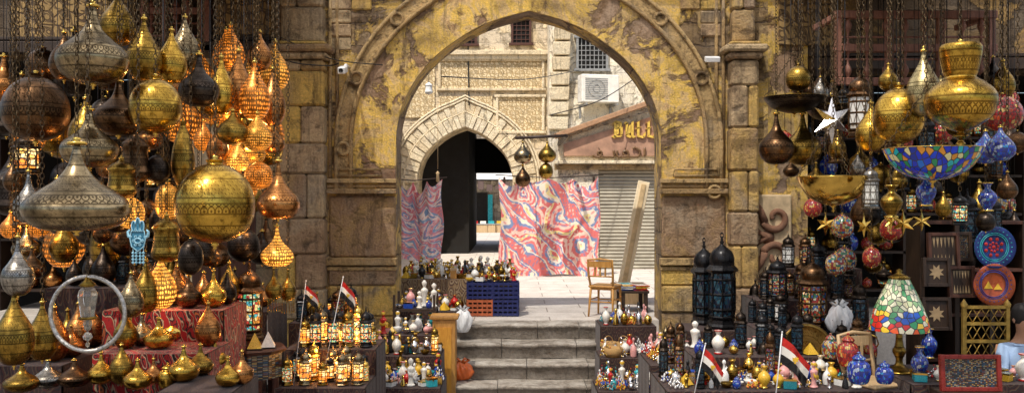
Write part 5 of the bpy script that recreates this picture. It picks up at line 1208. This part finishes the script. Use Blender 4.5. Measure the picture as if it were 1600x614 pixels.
# ------------------------------------------------------------------ person at the stall
SKIN=plain('skin',(.42,.22,.13),.5,0,.08,12,.05); SHIRT=plain('pale_blue_shirt',(.36,.50,.72),.85,0,.1,10,.3); TROU=plain('dark_trousers',(.03,.03,.04),.9); HAIR=plain('dark_hair',(.012,.009,.008),.7)
def skinned(name,V,E,R,mat,parent,sub=2,root=0):
    me=bpy.data.meshes.new(name); me.from_pydata([tuple(v) for v in V],E,[]); me.materials.append(mat)
    o=put(name,me,parent); m=o.modifiers.new('skin','SKIN'); m.use_smooth_shade=True
    for i,sv in enumerate(me.skin_vertices[0].data):
        r_=R[i]; sv.radius=(r_,r_) if not isinstance(r_,tuple) else r_; sv.use_root=(i==root)
    s=o.modifiers.new('sub','SUBSURF'); s.levels=sub; s.render_levels=sub
    return o
pr=thing('person','person in pale blue shirt reaching over the stall','person',(4.64,CY+8.1,-1.0))
V=[(0,0,.95),(0,0,1.15),(0,-.02,1.35),(0,-.03,1.46),(0,-.05,1.54),(0,-.07,1.62),(0,-.06,1.72)];E=[(i,i+1) for i in range(6)];R=[(.16,.11),(.14,.10),(.16,.10),(.07,.07),(.055,.055),(.085,.095),(.07,.08)]
def chainv(pts,rs,frm):
    i0=frm
    for q,r_ in zip(pts,rs): V.append(q);R.append(r_);E.append((i0,len(V)-1)); i0=len(V)-1
    return i0
chainv([(.1,0,.9),(.12,-.02,.5),(.13,.03,.08),(.13,-.12,.04)],[.09,.06,.04,.035],0)
chainv([(-.1,0,.9),(-.12,-.02,.5),(-.13,.03,.08),(-.13,-.12,.04)],[.09,.06,.04,.035],0)
chainv([(.19,-.01,1.38),(.24,.0,1.12),(.22,-.14,.92),(.21,-.2,.86)],[.055,.045,.03,.035],2)
wr=chainv([(-.17,-.03,1.38),(-.24,-.12,1.2),(-.36,-.3,1.165),(-.42,-.37,1.155)],[.055,.045,.03,.034],2)
for k,(dx,dy,ln) in enumerate(((-.045,-.01,.06),(-.035,-.03,.075),(-.02,-.042,.08),(.0,-.05,.07))):
    bx=(-.42+dx*.8,-.37+dy*.8,1.155); chainv([bx,(bx[0]-.03,bx[1]-.026-ln*.2,1.15),(bx[0]-.045,bx[1]-.045-ln*.35,1.125)],[.011,.0095,.008],wr)
chainv([(-.40,-.40,1.145),(-.385,-.44,1.13)],[.012,.009],wr)
skinned('body',V,E,R,SKIN,pr)
V=[(0,0,.93),(0,0,1.12),(0,-.02,1.34),(0,-.03,1.43)];E=[(0,1),(1,2),(2,3)];R=[(.185,.135),(.165,.125),(.18,.12),(.085,.085)]
chainv([(.19,-.01,1.38),(.24,.0,1.12),(.22,-.12,.95)],[.07,.06,.05],2); chainv([(-.17,-.03,1.385),(-.24,-.12,1.2),(-.33,-.265,1.17)],[.07,.062,.05],2)
skinned('shirt',V,E,R,SHIRT,pr)
V=[(0,0,.95)];E=[];R=[(.18,.13)]
for s_ in (-1,1): chainv([(s_*.1,0,.86),(s_*.12,-.02,.5),(s_*.13,.03,.1)],[.105,.075,.06],0)
skinned('trousers',V,E,R,TROU,pr)
part('hair',B().lathe(cr([(.0,.135),(.06,.12),(.095,.06),(.098,0),(.085,-.05)],3),20,c=(0,-.045,1.67)),HAIR,pr)
part('nose',B().lathe([(.016,0),(0,.05)],8,c=(0,-.15,1.625)),SKIN,pr)
for s_ in (-1,1):
    part('ear',B().lathe([(0,-.03),(.018,0),(0,.03)],8,c=(s_*.088,-.06,1.65)),SKIN,pr)
    part('eye',B().lathe([(0,-.008),(.012,0),(0,.008)],8,c=(s_*.03,-.148,1.668)),BLACKP,pr)

# ------------------------------------------------------------------ light
W=bpy.data.worlds.new('World'); sc.world=W; W.use_nodes=True; nt=W.node_tree
el,az=math.radians(60),math.radians(-30)   # azimuth measured from -Y towards -X
sdir=Vector((math.sin(az)*math.cos(el),-math.cos(az)*math.cos(el),math.sin(el)))
sky=nt.nodes.new('ShaderNodeTexSky'); sky.sky_type='NISHITA'; sky.sun_disc=False; sky.sun_elevation=el; sky.sun_rotation=PI-az
sky.dust_density=3.0
bg=nt.nodes['Background']; nt.links.new(sky.outputs[0],bg.inputs[0]); bg.inputs[1].default_value=.15
sl=bpy.data.lights.new('sun','SUN'); sl.energy=5.0; sl.angle=math.radians(.5); sl.color=(1,.93,.82)
so=bpy.data.objects.new('sun',sl); COL.objects.link(so); so.rotation_euler=(-sdir).to_track_quat('-Z','Y').to_euler()
for px,py,d,e in ((385,225,8.9,22),(405,300,8.6,12),(360,170,9.2,16),(204,345,7.3,4),(45,260,8.2,6),(45,345,8,6),(500,545,8.5,9),(540,520,9,8),(250,450,7.5,5),(432,388,8.1,6)):
    pl=bpy.data.lights.new('lamp_bulb','POINT'); pl.energy=e; pl.color=(1,.48,.14); pl.shadow_soft_size=.05
    po=bpy.data.objects.new('lamp_bulb',pl); COL.objects.link(po); po.location=S(px,py,d)
cam=bpy.data.cameras.new('camera'); cam.lens=36*F/1600; cam.sensor_width=36; cam.clip_end=500; cam.shift_y=3/1600
cob=bpy.data.objects.new('camera',cam); COL.objects.link(cob); cob.location=(0,CY,EYE); cob.rotation_euler=(PI/2,0,0); sc.camera=cob
sc.view_settings.view_transform='Standard'; sc.view_settings.look='None'; sc.view_settings.exposure=0
